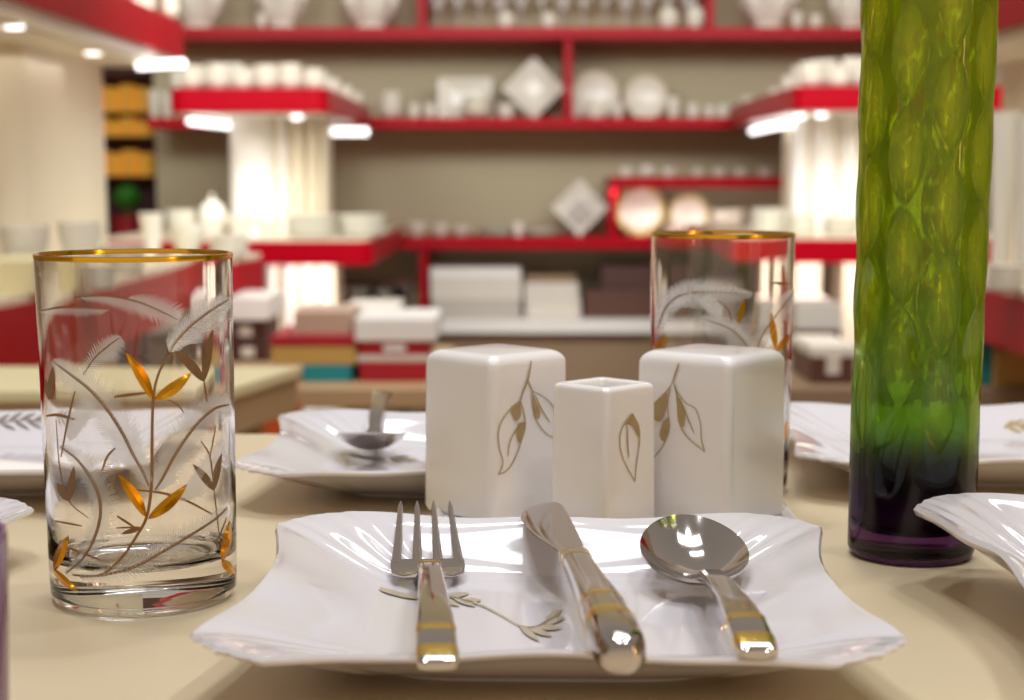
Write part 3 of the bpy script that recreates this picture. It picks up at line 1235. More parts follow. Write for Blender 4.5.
part('shelf_board', xat(612, 6.5) - 0.01, xat(790, 6.5), 6.5, YB - 0.001, zat(188, 6.5), MINI, M['red'], mini)


def round_poly(x0, x1, y0, y1, r, corners):
    """rectangle plan, corners in ('fl','fr') rounded; front is y0"""
    pts = []
    if 'fl' in corners:
        pts += [(x0 + r - r * math.cos(a), y0 + r - r * math.sin(a)) for a in [PI / 2 * k / 8 for k in range(9)]]
    else:
        pts.append((x0, y0))
    if 'fr' in corners:
        pts += [(x1 - r + r * math.sin(a), y0 + r - r * math.cos(a)) for a in [PI / 2 * k / 8 for k in range(9)]]
    else:
        pts.append((x1, y0))
    pts += [(x1, y1), (x0, y1)]
    return pts


def shift(pts, dx, dy):
    return [(p[0] - dx, p[1] - dy) for p in pts]


def slab(name, pts, z0, z1, m, parent):
    b = MB()
    b.prism(shift(pts, parent.location.x, parent.location.y), z0 - parent.location.z, z1 - parent.location.z)
    return b.build(name, m, parent, smooth=True)


YP = 5.0
UZ0, UZ1 = zat(112, YP), zat(88, YP)
LZ0, LZ1 = zat(265, YP), zat(240, YP)
# ---- left peninsula
pen = empty('display_gondola', (-0.77, 5.6, 0), 0, 'red topped display stand with lit white columns, left of centre', 'display stand', 'projecting display stands')
x0, x1 = xat(173, YP), xat(331, YP)
slab('upper_shelf', round_poly(x0, x1, YP, 6.49, 0.05, ('fl', 'fr')), UZ0, UZ1, M['red'], pen)
slab('soffit', round_poly(x0 + 0.02, x1 - 0.02, YP + 0.02, 6.49, 0.05, ('fl', 'fr')), UZ0 - 0.003, UZ0, M['white'], pen)
lx0, lx1 = -1.25, xat(373, YP)
slab('lower_shelf', round_poly(lx0, lx1, YP, 6.49, 0.06, ('fr',)), LZ0, LZ1 - 0.004, M['red'], pen)
slab('counter_top', round_poly(lx0 + 0.01, lx1 - 0.012, YP + 0.01, 6.49, 0.06, ('fr',)), LZ1 - 0.004, LZ1, M['cream'], pen)
cx0, cx1 = xat(232, 5.35), xat(329, 5.35)
part('column', cx0 + 0.01, cx1 - 0.01, 5.38, 5.6, LZ1, UZ0 - 0.003, M['cream'], pen)
for a_, b_, m_ in ((0.0, 0.44, 'white'), (0.49, 0.60, 'white'), (0.66, 0.77, 'cream'), (0.80, 0.90, 'cream'), (0.93, 1.0, 'cream')):
    xa, xb = cx0 + (cx1 - cx0) * a_, cx0 + (cx1 - cx0) * b_
    b = MB()
    b.prism(shift([(xa + (xb - xa) * (0.5 - 0.5 * math.cos(PI * k / 8)), 5.38 - 0.035 * math.sin(PI * k / 8)) for k in range(9)], pen.location.x, pen.location.y), LZ1, UZ0 - 0.003)
    b.build('pilaster', M[m_], pen)
bx0, bx1 = xat(262, 5.3), xat(334, 5.3)
part('lower_column', bx0, bx1, 5.33, 5.6, 0, LZ0, M['cream'], pen)
for k in range(4):
    xa = bx0 + (bx1 - bx0) * (k * 0.25 + 0.02)
    xb = xa + (bx1 - bx0) * 0.17
    b = MB()
    b.prism(shift([(xa + (xb - xa) * (0.5 - 0.5 * math.cos(PI * j / 8)), 5.33 - 0.03 * math.sin(PI * j / 8)) for j in range(9)], pen.location.x, pen.location.y), 0, LZ0)
    b.build('pilaster', M['white'], pen)
PL = Vector(pen.location)
ztb = UZ0 - 0.024
b = MB(); b.tube([Vector((xat(186, 5.0, 117), 5.06, ztb)) - PL, Vector((xat(233, 5.6, 124), 5.62, ztb)) - PL], 0.010, 10)
b.build('tube_light', M['tube'], pen)['label'] = 'glowing white tube'
b = MB(); b.tube([Vector((xat(332, 5.9, 133), 5.9, ztb - 0.01)) - PL, Vector((xat(368, 5.9, 133), 5.9, ztb - 0.01)) - PL], 0.013, 10)
b.build('tube_light', M['tube'], pen)['label'] = 'glowing white tube'
for px, py, Y in ((297, 119, 5.2), (318, 125, 5.5)):
    b = MB(); b.lathe([(0.0005, -0.012), (0.012, -0.011), (0.018, -0.006), (0.02, 0.0), (0.0005, 0.0)], 16)
    o = b.build('spotlight', M['tube'], pen)
    o.location = Vector((xat(px, Y, py), Y, UZ0 - 0.003)) - PL

# ---- right peninsula
pen2 = empty('display_gondola', (1.05, 5.6, 0), 0, 'red topped display stand with white columns, left of the green vase', 'display stand', 'projecting display stands')
x0, x1 = xat(790, YP), 1.55
uz0, uz1 = zat(110, YP), zat(86, YP)
slab('upper_shelf', round_poly(x0, x1, YP, 6.49, 0.05, ('fl',)), uz0, uz1, M['red'], pen2)
slab('soffit', round_poly(x0 + 0.02, x1, YP + 0.02, 6.49, 0.05, ('fl',)), uz0 - 0.003, uz0, M['white'], pen2)
lz0, lz1 = zat(263, YP), zat(238, YP)
lx0 = xat(735, YP)
slab('lower_shelf', round_poly(lx0, 1.6, YP, 6.49, 0.06, ('fl',)), lz0, lz1 - 0.004, M['red'], pen2)
slab('counter_top', round_poly(lx0 + 0.012, 1.6, YP + 0.01, 6.49, 0.06, ('fl',)), lz1 - 0.004, lz1, M['cream'], pen2)
cx0, cx1 = xat(789, 5.35), 1.45
part('column', cx0 + 0.01, cx1, 5.38, 5.6, lz1, uz0 - 0.003, M['cream'], pen2)
k = 0
xa = cx0
while xa < cx1 - 0.05:
    w = (0.055, 0.075, 0.06)[k % 3]
    b = MB()
    b.prism(shift([(xa + w * (0.5 - 0.5 * math.cos(PI * j / 8)), 5.38 - 0.03 * math.sin(PI * j / 8)) for j in range(9)], 1.05, 5.6), lz1, uz0 - 0.003)
    b.build('pilaster', M['white'], pen2)
    xa += w + 0.012
    k += 1
part('lower_column', xat(796, 5.3), xat(822, 5.3), 5.33, 5.6, 0, lz0, M['cream'], pen2)
part('lower_column', xat(845, 5.3), 1.5, 5.33, 5.6, 0, lz0, M['cream'], pen2)
b = MB(); b.tube([Vector((xat(752, 6.2, 131), 6.2, uz0 - 0.03)) - pen2.location, Vector((xat(788, 5.4, 124), 5.35, uz0 - 0.026)) - pen2.location], 0.011, 10)
# keep the tube under the shelf
b.build('tube_light', M['tube'], pen2)['label'] = 'glowing white tube'
for px, py, Y in ((821, 115, 5.2), (800, 118, 5.3)):
    b = MB(); b.lathe([(0.0005, -0.012), (0.012, -0.011), (0.018, -0.006), (0.02, 0.0), (0.0005, 0.0)], 16)
    o = b.build('spotlight', M['tube'], pen2)
    o.location = Vector((xat(px, Y, py), Y, uz0 - 0.003)) - pen2.location

# ---- left side unit (near)
unit = empty('side_display_unit', (-1.3, 3.2, 0), 0, 'tall cream display unit with red canopy at the left edge', 'display unit', 'side display units')
KZ0, KZ1 = 0.91 + 0.279, 0.91 + 0.363
XE = -0.795
slab('canopy_fascia', [(-2.2, 1.2), (XE, 1.2), (XE, 4.2), (-2.2, 4.2)], KZ0, KZ1, M['red'], unit)
slab('canopy_lip', [(-2.2, 1.2), (XE - 0.012, 1.2), (XE - 0.012, 4.19), (-2.2, 4.19)], KZ0 - 0.020, KZ0, M['white'], unit)
slab('soffit', [(-2.2, 1.2), (XE - 0.06, 1.2), (XE - 0.06, 4.15), (-2.2, 4.15)], KZ0 - 0.024, KZ0 - 0.020, M['cream'], unit)
UL = Vector(unit.location)
for px, py in ((14, 28), (93, 54)):
    p = at(px, py, Z=KZ0 - 0.026)
    b = MB(); b.lathe([(0.0005, -0.003), (0.016, -0.003), (0.018, 0.0), (0.0005, 0.0)], 24)
    o = b.build('spotlight', M['tube'], unit)
    o.location = Vector((p.x, p.y, KZ0 - 0.024)) - UL
p0, p1 = at(139, 66, Z=KZ0 - 0.034), at(183, 63, Z=KZ0 - 0.034)
b = MB(); b.tube([p0 - UL, p1 - UL], 0.009, 10)
b.build('tube_light', M['tube'], unit)['label'] = 'glowing white tube'
CZ1 = 0.91 - 0.19
CZ0 = 0.91 - 0.305
slab('counter_fascia', [(-2.2, 1.6), (-0.888, 1.6), (-0.783, 2.6), (-0.612, 4.2), (-2.2, 4.2)], CZ0, CZ1 - 0.012, M['red'], unit)
slab('counter_top', [(-2.2, 1.6), (-0.893, 1.6), (-0.788, 2.6), (-0.617, 4.19), (-2.2, 4.19)], CZ1 - 0.012, CZ1, M['cream'], unit)
slab('back_panel', [(-2.2, 3.35), (-1.02, 3.35)] + [(-1.02 + 0.062 * math.sin(a), 3.412 - 0.062 * math.cos(a)) for a in [PI / 2 * k / 8 for k in range(1, 9)]] + [(-0.958, 4.05), (-2.2, 4.05)], CZ1, KZ0 - 0.024, M['cream'], unit)
slab('base_panel', [(-2.2, 1.75), (-1.15, 1.75), (-0.98, 4.1), (-2.2, 4.1)], 0, CZ0, M['cream'], unit)

# ---- right side unit (near)
unit2 = empty('side_display_unit', (1.4, 3.2, 0), 0, 'cream display unit with red canopy at the right edge behind the vase', 'display unit', 'side display units')
XR = 0.90
slab('canopy_fascia', [(XR, 1.2), (2.2, 1.2), (2.2, 4.0), (XR, 4.0)], KZ0 - 0.012, KZ1, M['red'], unit2)
slab('canopy_lip', [(XR + 0.015, 1.2), (2.2, 1.2), (2.2, 3.99), (XR + 0.015, 3.99)], KZ0 - 0.032, KZ0 - 0.012, M['cream'], unit2)
slab('counter_fascia', [(XR, 1.6), (2.2, 1.6), (2.2, 4.0), (XR, 4.0)], 0.91 - 0.315, 0.91 - 0.217, M['red'], unit2)
slab('counter_top', [(XR + 0.005, 1.6), (2.2, 1.6), (2.2, 3.99), (XR + 0.005, 3.99)], 0.91 - 0.217, 0.91 - 0.205, M['cream'], unit2)
slab('back_panel', [(1.12, 3.55), (2.2, 3.55), (2.2, 3.95), (1.12, 3.95)], 0.91 - 0.205, KZ0 - 0.032, M['cream'], unit2)
slab('base_panel', [(1.1, 1.75), (2.2, 1.75), (2.2, 3.9), (1.1, 3.9)], 0, 0.91 - 0.315, M['cream'], unit2)
RCZ = 0.91 - 0.205

# ================================================================== SHOP WARES
REC = []
ORD = ['first', 'second', 'third', 'fourth', 'fifth', 'sixth', 'seventh', 'eighth', 'ninth', 'tenth', 'eleventh', 'twelfth', 'thirteenth', 'fourteenth', 'fifteenth', 'sixteenth', 'seventeenth', 'eighteenth']


def unit_mesh(name, prof, m, n=24, ruff=0.0, nr=8):
    b = MB()
    b.lathe(prof, n)
    if ruff:
        v2 = []
        for (x, y, z) in b.v:
            a = math.atan2(y, x)
            k = 1 + ruff * z * math.cos(nr * a)
            v2.append((x * k, y * k, z + ruff * 0.3 * z * math.cos(nr * a)))
        b.v = v2
    o = b.build(name, m)
    me = o.data
    bpy.data.objects.remove(o)
    return me


U = {}
U['cup'] = unit_mesh('cup', [(.02, 0), (.6, 0), (.65, .06), (.8, .3), (.95, .65), (1, 1), (.93, .99), (.86, .6), (.6, .2), (.02, .12)], M['ware'])
U['bowl'] = unit_mesh('bowl', [(.02, 0), (.45, 0), (.48, .1), (.75, .4), (.94, .75), (1, 1), (.95, 1), (.7, .5), (.4, .2), (.02, .16)], M['ware'])
U['stack'] = unit_mesh('bowl_stack', [(.02, 0), (.5, 0), (.8, .18), (1, .3), (.82, .32), (1, .48), (.82, .5), (1, .66), (.82, .68), (1, .84), (.86, .86), (1, 1), (.9, .98), (.5, .8), (.02, .78)], M['ware'])
U['plates'] = unit_mesh('plate_stack', [(.02, 0), (.6, 0), (1, .14), (.98, .18), (.75, .17), (1, .32), (.98, .36), (.75, .35), (1, .50), (.98, .54), (.75, .53), (1, .68), (.98, .72), (.75, .71), (1, .86), (1, .9), (.6, .84), (.02, .84)], M['ware'], 32)
U['goblet'] = unit_mesh('goblet', [(.02, 0), (.75, 0), (.75, .03), (.12, .07), (.1, .4), (.3, .46), (.8, .6), (1, .8), (.92, 1), (.88, 1), (.94, .8), (.7, .62), (.02, .5)], M['shopglass'])
U['vase'] = unit_mesh('vase', [(.02, 0), (.6, 0), (.7, .08), (1, .35), (.95, .55), (.55, .78), (.5, .86), (.7, 1), (.64, 1), (.44, .86), (.02, .8)], M['ware'])
U['tall'] = unit_mesh('tall_vase', [(.02, 0), (.55, 0), (.6, .05), (.7, .4), (.85, .75), (1, 1), (.95, 1), (.75, .7), (.5, .1), (.02, .08)], M['ware'])
U['ruffle'] = unit_mesh('ruffled_vase', [(.02, 0), (.5, 0), (.55, .05), (.5, .1), (.8, .3), (.95, .5), (.9, .7), (.8, .8), (.9, .92), (1, 1), (.93, 1), (.75, .82), (.7, .5), (.02, .3)], M['ware'], 64, 0.2, 8)
U['pot'] = unit_mesh('lidded_pot', [(.02, 0), (.5, 0), (.6, .06), (.95, .3), (1, .5), (.85, .66), (.8, .7), (.5, .8), (.12, .86), (.1, .9), (.17, .95), (.12, 1), (.02, 1)], M['ware'])


def put(kind, name, desc, place, cat, x, Y, z, w, h, m=None):
    o = bpy.data.objects.new(name, U[kind])
    col.objects.link(o)
    o.location = (x, Y, z)
    o.scale = (w / 2, w / 2, h)
    o.rotation_euler.z = random.random() * 3
    REC.append((o, desc, place, cat))
    return o


def puts(kind, name, desc, place, cat, items, Y, z):
    for it in items:
        xa, xb, yt = it[:3]
        yy = it[3] if len(it) > 3 else Y
        xm = xat((xa + xb) / 2, yy)
        w = xat(xb, yy) - xat(xa, yy)
        put(kind, name, desc, place, cat, xm, yy, z, w, max(0.02, zat(yt, yy) - z))


YS = 6.66
# top back shelf
pl = 'the top back shelf'
puts('ruffle', 'ruffled_vase', 'ruffled white vase', pl, 'vase', [(178, 232, -25), (262, 312, -30), (346, 402, -22), (735, 790, -25), (822, 866, -20)], YS, TOPZ[0])
puts('cup', 'porcelain_cup', 'small white cup', pl, 'cup', [(262, 273, 14), (785, 796, 12), (803, 815, 15)], 6.56, TOPZ[0])
puts('goblet', 'stemmed_glass', 'clear stemmed glass', pl, 'glass', [(430 + 20.5 * k, 448 + 20.5 * k, -14 - 6 * (k % 3)) for k in range(13)], YS, TOPZ[0])
puts('pot', 'sugar_bowl', 'white lidded bowl', pl, 'bowl', [(497, 515, 9), (540, 556, 10), (655, 675, 3), (682, 700, 2)], 6.57, TOPZ[0])
# middle back shelf
pl = 'the middle back shelf'
puts('stack', 'bowl_stack', 'white stack of bowls', pl, 'bowls', [(381, 405, 92), (462, 492, 97, 6.58)], YS, TOPZ[1])
puts('cup', 'porcelain_cup', 'small white cup', pl, 'cup', [(410, 422, 104), (425, 438, 104), (497, 515, 104), (528, 541, 107, 6.56), (570, 581, 105), (587, 603, 103, 6.56), (610, 622, 103), (664, 677, 97), (683, 697, 104), (701, 712, 106), (714, 725, 105), (737, 750, 97)], YS, TOPZ[1])
puts('pot', 'sugar_bowl', 'white lidded bowl', pl, 'bowl', [(726, 736, 100)], YS, TOPZ[1])
# short shelf
pl = 'the short red shelf'
puts('cup', 'porcelain_cup', 'small white cup', pl, 'cup', [(618, 632, 167), (660, 675, 168), (710, 725, 168), (755, 770, 168)], YS, MINI)
puts('pot', 'sugar_bowl', 'white lidded bowl', pl, 'bowl', [(637, 654, 163), (690, 702, 166), (732, 745, 166)], YS, MINI)
# lower back shelf
pl = 'the lower back shelf'
puts('bowl', 'porcelain_bowl', 'low white bowl', pl, 'bowl', [(407, 428, 222), (432, 450, 224), (452, 472, 226)], YS, TOPZ[2])
puts('plates', 'plate_stack', 'low stack of white plates', pl, 'plates', [(478, 520, 226), (524, 556, 227)], YS, TOPZ[2])
puts('cup', 'porcelain_cup', 'small white cup', pl, 'cup', [(512, 524, 222, 6.57), (664, 680, 224, 6.57)], YS, TOPZ[2])
puts('plates', 'plate_stack', 'tall stack of white plates', pl, 'plates', [(708, 745, 207)], YS, TOPZ[2])
puts('plates', 'plate_stack', 'stack of white plates', 'the right display stand', 'plates', [(748, 786, 206, 5.3), (786, 815, 212, 5.2), (820, 858, 214, 5.25)], 5.2, lz1)
# left stand lower counter
pl = 'the left display stand counter'
puts('plates', 'platter_stack', 'long stack of white platters', pl, 'plates', [(286, 338, 212, 5.2), (338, 388, 212, 5.25)], 5.2, LZ1)
puts('pot', 'sugar_bowl', 'round white lidded pot', pl, 'pot', [(200, 229, 194, 5.2)], 5.2, LZ1)
puts('bowl', 'porcelain_bowl', 'low white bowl', pl, 'bowl', [(228, 256, 214, 5.15), (256, 284, 218, 5.15)], 5.2, LZ1)
puts('stack', 'bowl_stack', 'white stack of bowls', pl, 'bowls', [(168, 198, 210, 5.15)], 5.15, LZ1)
# right peninsula and left peninsula tops
pl = 'the left display stand top'
puts('stack', 'bowl_stack', 'white stack of bowls', pl, 'bowls', [(185, 210, 66, 5.12), (211, 236, 64, 5.12), (237, 258, 69, 5.12), (259, 282, 65, 5.12), (283, 306, 64, 5.12), (307, 329, 69, 5.14), (327, 344, 79, 5.5), (341, 356, 86, 5.85), (352, 366, 93, 6.2), (176, 199, 70, 5.3), (200, 226, 67, 5.3), (228, 250, 64, 5.3), (250, 276, 68, 5.3), (276, 300, 66, 5.3), (302, 322, 72, 5.3), (318, 334, 74, 5.3)], 5.1, UZ1)
pl = 'the right display stand top'
puts('stack', 'bowl_stack', 'white stack of bowls', pl, 'bowls', [(793, 820, 62, 5.12), (822, 845, 66, 5.12), (848, 872, 58, 5.12), (786, 806, 66, 5.5), (776, 792, 76, 5.9), (764, 778, 88, 6.25), (806, 832, 60, 5.3), (834, 858, 58, 5.3), (797, 812, 68, 5.3)], 5.1, uz1)
pl = 'the far end of the top left shelf'
# left unit counter
pl = 'the left unit counter'
puts('tall', 'tall_vase', 'white tapered vase', pl, 'vase', [(141, 166, 213, 3.98)], 3.98, CZ1)
puts('bowl', 'porcelain_bowl', 'wide white bowl', pl, 'bowl', [(170, 208, 224, 4.02), (60, 104, 222, 3.25), (2, 52, 226, 3.0)], 4.0, CZ1)
puts('plates', 'plate_stack', 'stack of white plates', pl, 'plates', [(210, 250, 232, 4.0), (95, 150, 243, 3.3), (52, 110, 262, 2.8)], 4.0, CZ1)
# right unit counter
pl = 'the right unit counter'
puts('tall', 'tall_vase', 'tall white flared vase', pl, 'vase', [(984, 1014, 112, 3.3), (1008, 1040, 116, 3.15), (1030, 1066, 104, 3.0)], 3.2, RCZ)
puts('plates', 'plate_stack', 'low stack of white plates', pl, 'plates', [(985, 1024, 262, 3.02)], 3.0, RCZ)
# canopy tops are out of frame on the right; left canopy carries pale bowls
puts('stack', 'bowl_stack', 'pale stack of bowls', 'the left red canopy', 'bowls', [(140, 165, -12, 4.05), (168, 188, -4, 4.1)], 4.1, KZ1)
puts('tall', 'tall_vase', 'pale vase', 'the middle shelf left end', 'vase', [(154, 166, 90, 6.66), (167, 178, 92, 6.66)], 6.66, TOPZ[1])

groups = {}
for r in REC:
    groups.setdefault((r[1], r[2]), []).append(r)
for (d, p), L in groups.items():
    L.sort(key=lambda r: (r[0].location.x / r[0].location.y))
    for i, r in enumerate(L):
        if len(L) == 1:
            lab = f'{d} on {p}'
        elif i == 0:
            lab = f'leftmost {d} on {p}'
        elif i == len(L) - 1:
            lab = f'rightmost {d} on {p}'
        else:
            lab = f'{ORD[i]} {d} from the left on {p}'
        tag(r[0], lab, r[3], f'{d}s on {p}' if len(L) > 1 else None)


# ---- display plates standing upright
def square_plate(cx, cy, size, z, Y, name, label, diamond=True, m='ware', wide=1.0, inset=None):
    root = empty(name, (cx, Y, z), 0, label, 'plate')
    b = MB()
    h = size / 2
    rows = []
    for hh, yy in ((0.01, 0.0), (h * 0.6, 0.0), (h * 0.68, -0.004), (h * 0.97, -0.022), (h, -0.022), (h, -0.018), (h * 0.68, 0.006), (0.01, 0.006)):
        r = []
        for p in rsq_ring(hh, hh * 0.12, 0, 6):
            u, v = p[0] * wide, p[1]
            if diamond:
                a = PI / 4
                u, v = u * math.cos(a) - v * math.sin(a), u * math.sin(a) + v * math.cos(a)
            r.append((u, yy + 0.10 * v, v))
        rows.append(r)
    b.quad_grid(rows, close_u=True)
    b.poly(rows[0]); b.poly(rows[-1], True)
    zmin = min(v[2] for v in b.v)
    b.v = [(x, y, zz - zmin + 0.001) for x, y, zz in b.v]
    b.build('plate_body', M[m], root)
    if inset:
        b2 = MB()
        g = rsq_ring(h * 0.5, h * 0.08, 0, 6)
        pts = []
        for p in g:
            u, v = p[0], p[1]
            a = PI / 4
            u, v = u * math.cos(a) - v * math.sin(a), u * math.sin(a) + v * math.cos(a)
            v -= h * 0.28
            pts.append((u, -0.026 + 0.10 * v, v - zmin + 0.001))
        b2.poly(pts, True)
        b2.build('inner_square', M['boxgrey'], root)['label'] = 'greyish inner square'
    # little stand behind
    b3 = MB(); b3.tube([(0, 0.012, 0.002), (0, 0.07, 0.002), (0, 0.05, size * 0.5)], 0.003, 6)
    b3.build('plate_stand', M['black'], root)
    return root


def disc_plate(x, z, Y, dia, name, label, rim=None):
    root = empty(name, (x, Y, z), 0, label, 'plate')
    R = dia / 2
    tilt = 0.10
    b = MB()
    b.lathe([(0.0005, 0.004), (R * .62, 0.004), (R * .7, 0.008), (R * .97, 0.02), (R, 0.02), (R, 0.017), (R * .7, 0.0), (0.0005, 0.0)], 40)
    b.v = [(x_, -z_ + tilt * y_, y_ + R) for x_, y_, z_ in b.v]
    b.build('plate_body', M['ware'], root)
    if rim:
        b = MB()
        b.lathe([(R * .84, 0.0155), (R * .985, 0.0218), (R * 1.005, 0.0185)], 40)
        b.v = [(x_, -z_ + tilt * y_, y_ + R) for x_, y_, z_ in b.v]
        b.build('gold_rim', rim, root)['label'] = 'gold coloured rim band'
    b3 = MB(); b3.tube([(0, 0.02, 0.002), (0, 0.08, 0.002), (0, 0.055, R)], 0.003, 6)
    b3.build('plate_stand', M['black'], root)
    return root


px_m = YS / F
M['palegold'] = mat('pale_gold_band', (196, 176, 96), 0.35, metal=0.3, var=0.08)
YD = 6.72
square_plate(xat(533, YD), 0, 43.5 * YD / F, TOPZ[1], YD, 'display_plate', 'white square plate standing on its corner on the middle back shelf')
square_plate(xat(466, YD), 0, 40 * YD / F, TOPZ[1] , YD, 'display_plate', 'white rectangular plate standing upright on the middle back shelf', False, wide=1.3)
square_plate(xat(579, YD), 0, 40 * YD / F, TOPZ[2], YD, 'display_plate', 'white square plate with grey inner square standing on the lower back shelf', inset=True)
disc_plate(xat(594, YD), TOPZ[1], YD, 47 * YD / F, 'display_plate', 'round white plate right of the red divider on the middle back shelf', M['ware_shade'])
disc_plate(xat(643, YD), TOPZ[1], YD, 43 * YD / F, 'display_plate', 'smaller round white plate between cups on the middle back shelf', M['ware_shade'])
disc_plate(xat(639, YD), TOPZ[2], YD, 49 * YD / F, 'display_plate', 'larger gold rimmed round plate under the short red shelf', M['palegold'])
disc_plate(xat(687, YD), TOPZ[2], YD, 41 * YD / F, 'display_plate', 'smaller gold rimmed round plate under the short red shelf', M['palegold'])


# ---- boxes
def carton(px0, px1, z0, z1, Y, depth, m, name, label, lid=None, cat='box', lidh=0.3, rz=0, tagm=None, group=None):
    xa, xb = xat(px0, Y), xat(px1, Y)
    root = empty(name, ((xa + xb) / 2, Y + depth / 2, z0), rz, label, cat, group)
    w = (xb - xa) / 2
    zl = (z1 - z0) * (1 - lidh) if lid else (z1 - z0)
    b = MB(); b.box(-w + 0.002, w - 0.002, -depth / 2 + 0.002, depth / 2 - 0.002, 0, (z1 - z0) if not lid else zl)
    bd_ = bevel(b.build('box_body', m, root, smooth=False), 0.003, 2)
    if lid:
        b = MB(); b.box(-w, w, -depth / 2, depth / 2, zl, z1 - z0)
        bevel(b.build('box_lid', lid, root, smooth=False), 0.003, 2)
    if tagm:
        b = MB(); b.box(-w * 0.3, w * 0.3, -depth / 2 - 0.002, -depth / 2 + 0.004, (z1 - z0) * 0.25, (z1 - z0) * 0.75)
        b.build('paper_label', tagm, bd_, smooth=False)
    return root


# white and brown cartons on the bottom board
ZB = SH0
Yb = 6.5
z = [SH0, zat(300, Yb), zat(278, Yb), zat(268, Yb)]
carton(431, 521, z[0], z[1], Yb, 0.3, M['boxgrey'], 'gift_box', 'pale grey box at the bottom of the white stack below the back shelf')
carton(430, 522, z[1], z[2], Yb, 0.3, M['boxwhite'], 'gift_box', 'off white box in the middle of the white stack below the back shelf')
carton(430, 521, z[2], z[3], Yb, 0.3, M['white'], 'gift_box', 'flat white box topping the white stack below the back shelf')
carton(525, 581, z[0], zat(300, Yb), Yb, 0.28, M['boxwhite'], 'gift_box', 'cream box at the bottom of the shorter stack')
carton(524, 579, zat(300, Yb), zat(283, Yb), Yb, 0.28, M['boxwhite'], 'gift_box', 'cream box second from bottom of the shorter stack')
carton(525, 577, zat(283, Yb), zat(276, Yb), Yb + 0.03, 0.25, M['taupe'], 'gift_box', 'thin brown box topping the shorter cream stack')
carton(584, 668, z[0], zat(290, Yb), Yb, 0.28, M['brownbox2'], 'gift_box', 'wide chocolate brown box on the white bottom board')
carton(600, 672, zat(290, Yb), zat(266, Yb), Yb + 0.02, 0.26, M['brownbox'], 'gift_box', 'dark brown box on top of the chocolate brown box')
carton(700, 760, z[0], zat(280, Yb), Yb, 0.28, M['boxgrey'], 'gift_box', 'grey box on the bottom board behind the rear tumbler', M['white'])
# dark case with pale dishes left of the red divider
zc0, zc1 = SH0, zat(282, 6.3)
dc = empty('display_case', (xat(372, 6.3), 6.35, 0), 0, 'dark open display case below the left display stand', 'case')
part('case_back', xat(333, 6.3), xat(408, 6.3), 6.40, 6.415, SH0, zat(284, 6.3), M['black'], dc)
part('case_top', xat(333, 6.3), xat(408, 6.3), 6.22, 6.415, zat(284, 6.3), zat(280, 6.3), M['brownbox2'], dc)
part('case_side', xat(404, 6.3), xat(408, 6.3), 6.22, 6.40, 0, zat(284, 6.3), M['black'], dc)
part('case_side', xat(333, 6.3), xat(337, 6.3), 6.22, 6.40, 0, zat(284, 6.3), M['black'], dc)
part('case_shelf', xat(337, 6.3), xat(404, 6.3), 6.22, 6.40, zat(301, 6.3), zat(297, 6.3), M['taupe'], dc)
for (a_, b_, t_, d_) in ((340, 372, 287, 'wide pale dish in the dark display case'), (374, 394, 284.5, 'round pale pot in the dark display case')):
    o = put('bowl' if a_ == 340 else 'pot', 'pale_dish', d_, '', 'dish', xat((a_ + b_) / 2, 6.3), 6.31, zat(297, 6.3), xat(b_, 6.3) - xat(a_, 6.3), zat(t_, 6.3) - zat(297, 6.3))
    tag(o, d_, 'dish')

# low display table with gift boxes
LT = 0.50
lt = empty('low_display_table', (-0.36, 3.75, 0), 0, 'low tan display table carrying stacked gift boxes', 'table')
part('tabletop', xat(170, 3.3), xat(440, 3.3), 3.28, 4.1, LT - 0.04, LT, M['tan'], lt, 0.004)
for xx in (xat(175, 3.3), xat(430, 3.3)):
    for yy in (3.32, 4.04):
        part('leg', xx - 0.02, xx + 0.02, yy - 0.02, yy + 0.02, 0, LT - 0.04, M['tan'], lt)
Y1 = 3.38
carton(300, 351, LT, zat(365, Y1), Y1, 0.22, M['teal'], 'gift_box', 'teal box at the bottom of the colourful stack')
carton(269, 356, zat(365, Y1), zat(336, Y1), Y1, 0.24, M['yellow'], 'gift_box', 'mustard yellow box with red lid above the teal box', M['redbox'], lidh=0.36)
carton(292, 351, zat(336, Y1), zat(312, Y1), Y1 + 0.02, 0.2, M['pink'], 'gift_box', 'beige pink box topping the colourful stack')
zr = [LT, zat(362, Y1), zat(355, Y1), zat(341, Y1), zat(333, Y1)]
carton(358, 428, zr[0], zr[1], Y1, 0.24, M['redbox'], 'gift_box', 'red box at the bottom of the red stack')
carton(355, 432, zr[1], zr[2], Y1, 0.24, M['boxwhite'], 'gift_box', 'flat white box between the two red boxes')
carton(357, 431, zr[2], zr[3], Y1, 0.24, M['redbox'], 'gift_box', 'upper red box with white paper label in the red stack', tagm=M['white'])
carton(353, 437, zr[3], zat(318, Y1), Y1 - 0.01, 0.26, M['white'], 'gift_box', 'white box topping the red stack')
carton(342, 398, LT + 0.001, zat(307, 3.75), 3.75, 0.25, M['boxwhite'], 'gift_box', 'tall white box standing behind the red stack')
Y2 = 3.75
carton(225, 268, LT, zat(342, Y2), Y2, 0.2, M['brownbox'], 'gift_box', 'lower dark brown box with white label left of the colourful stack', tagm=M['boxwhite'])
carton(222, 267, zat(342, Y2), zat(320, Y2), Y2, 0.2, M['brownbox'], 'gift_box', 'upper dark brown box with white label left of the colourful stack', tagm=M['boxwhite'])
carton(226, 268, zat(320, Y2), zat(297, Y2), Y2 - 0.02, 0.25, M['white'], 'gift_box', 'white box topping the dark brown boxes')

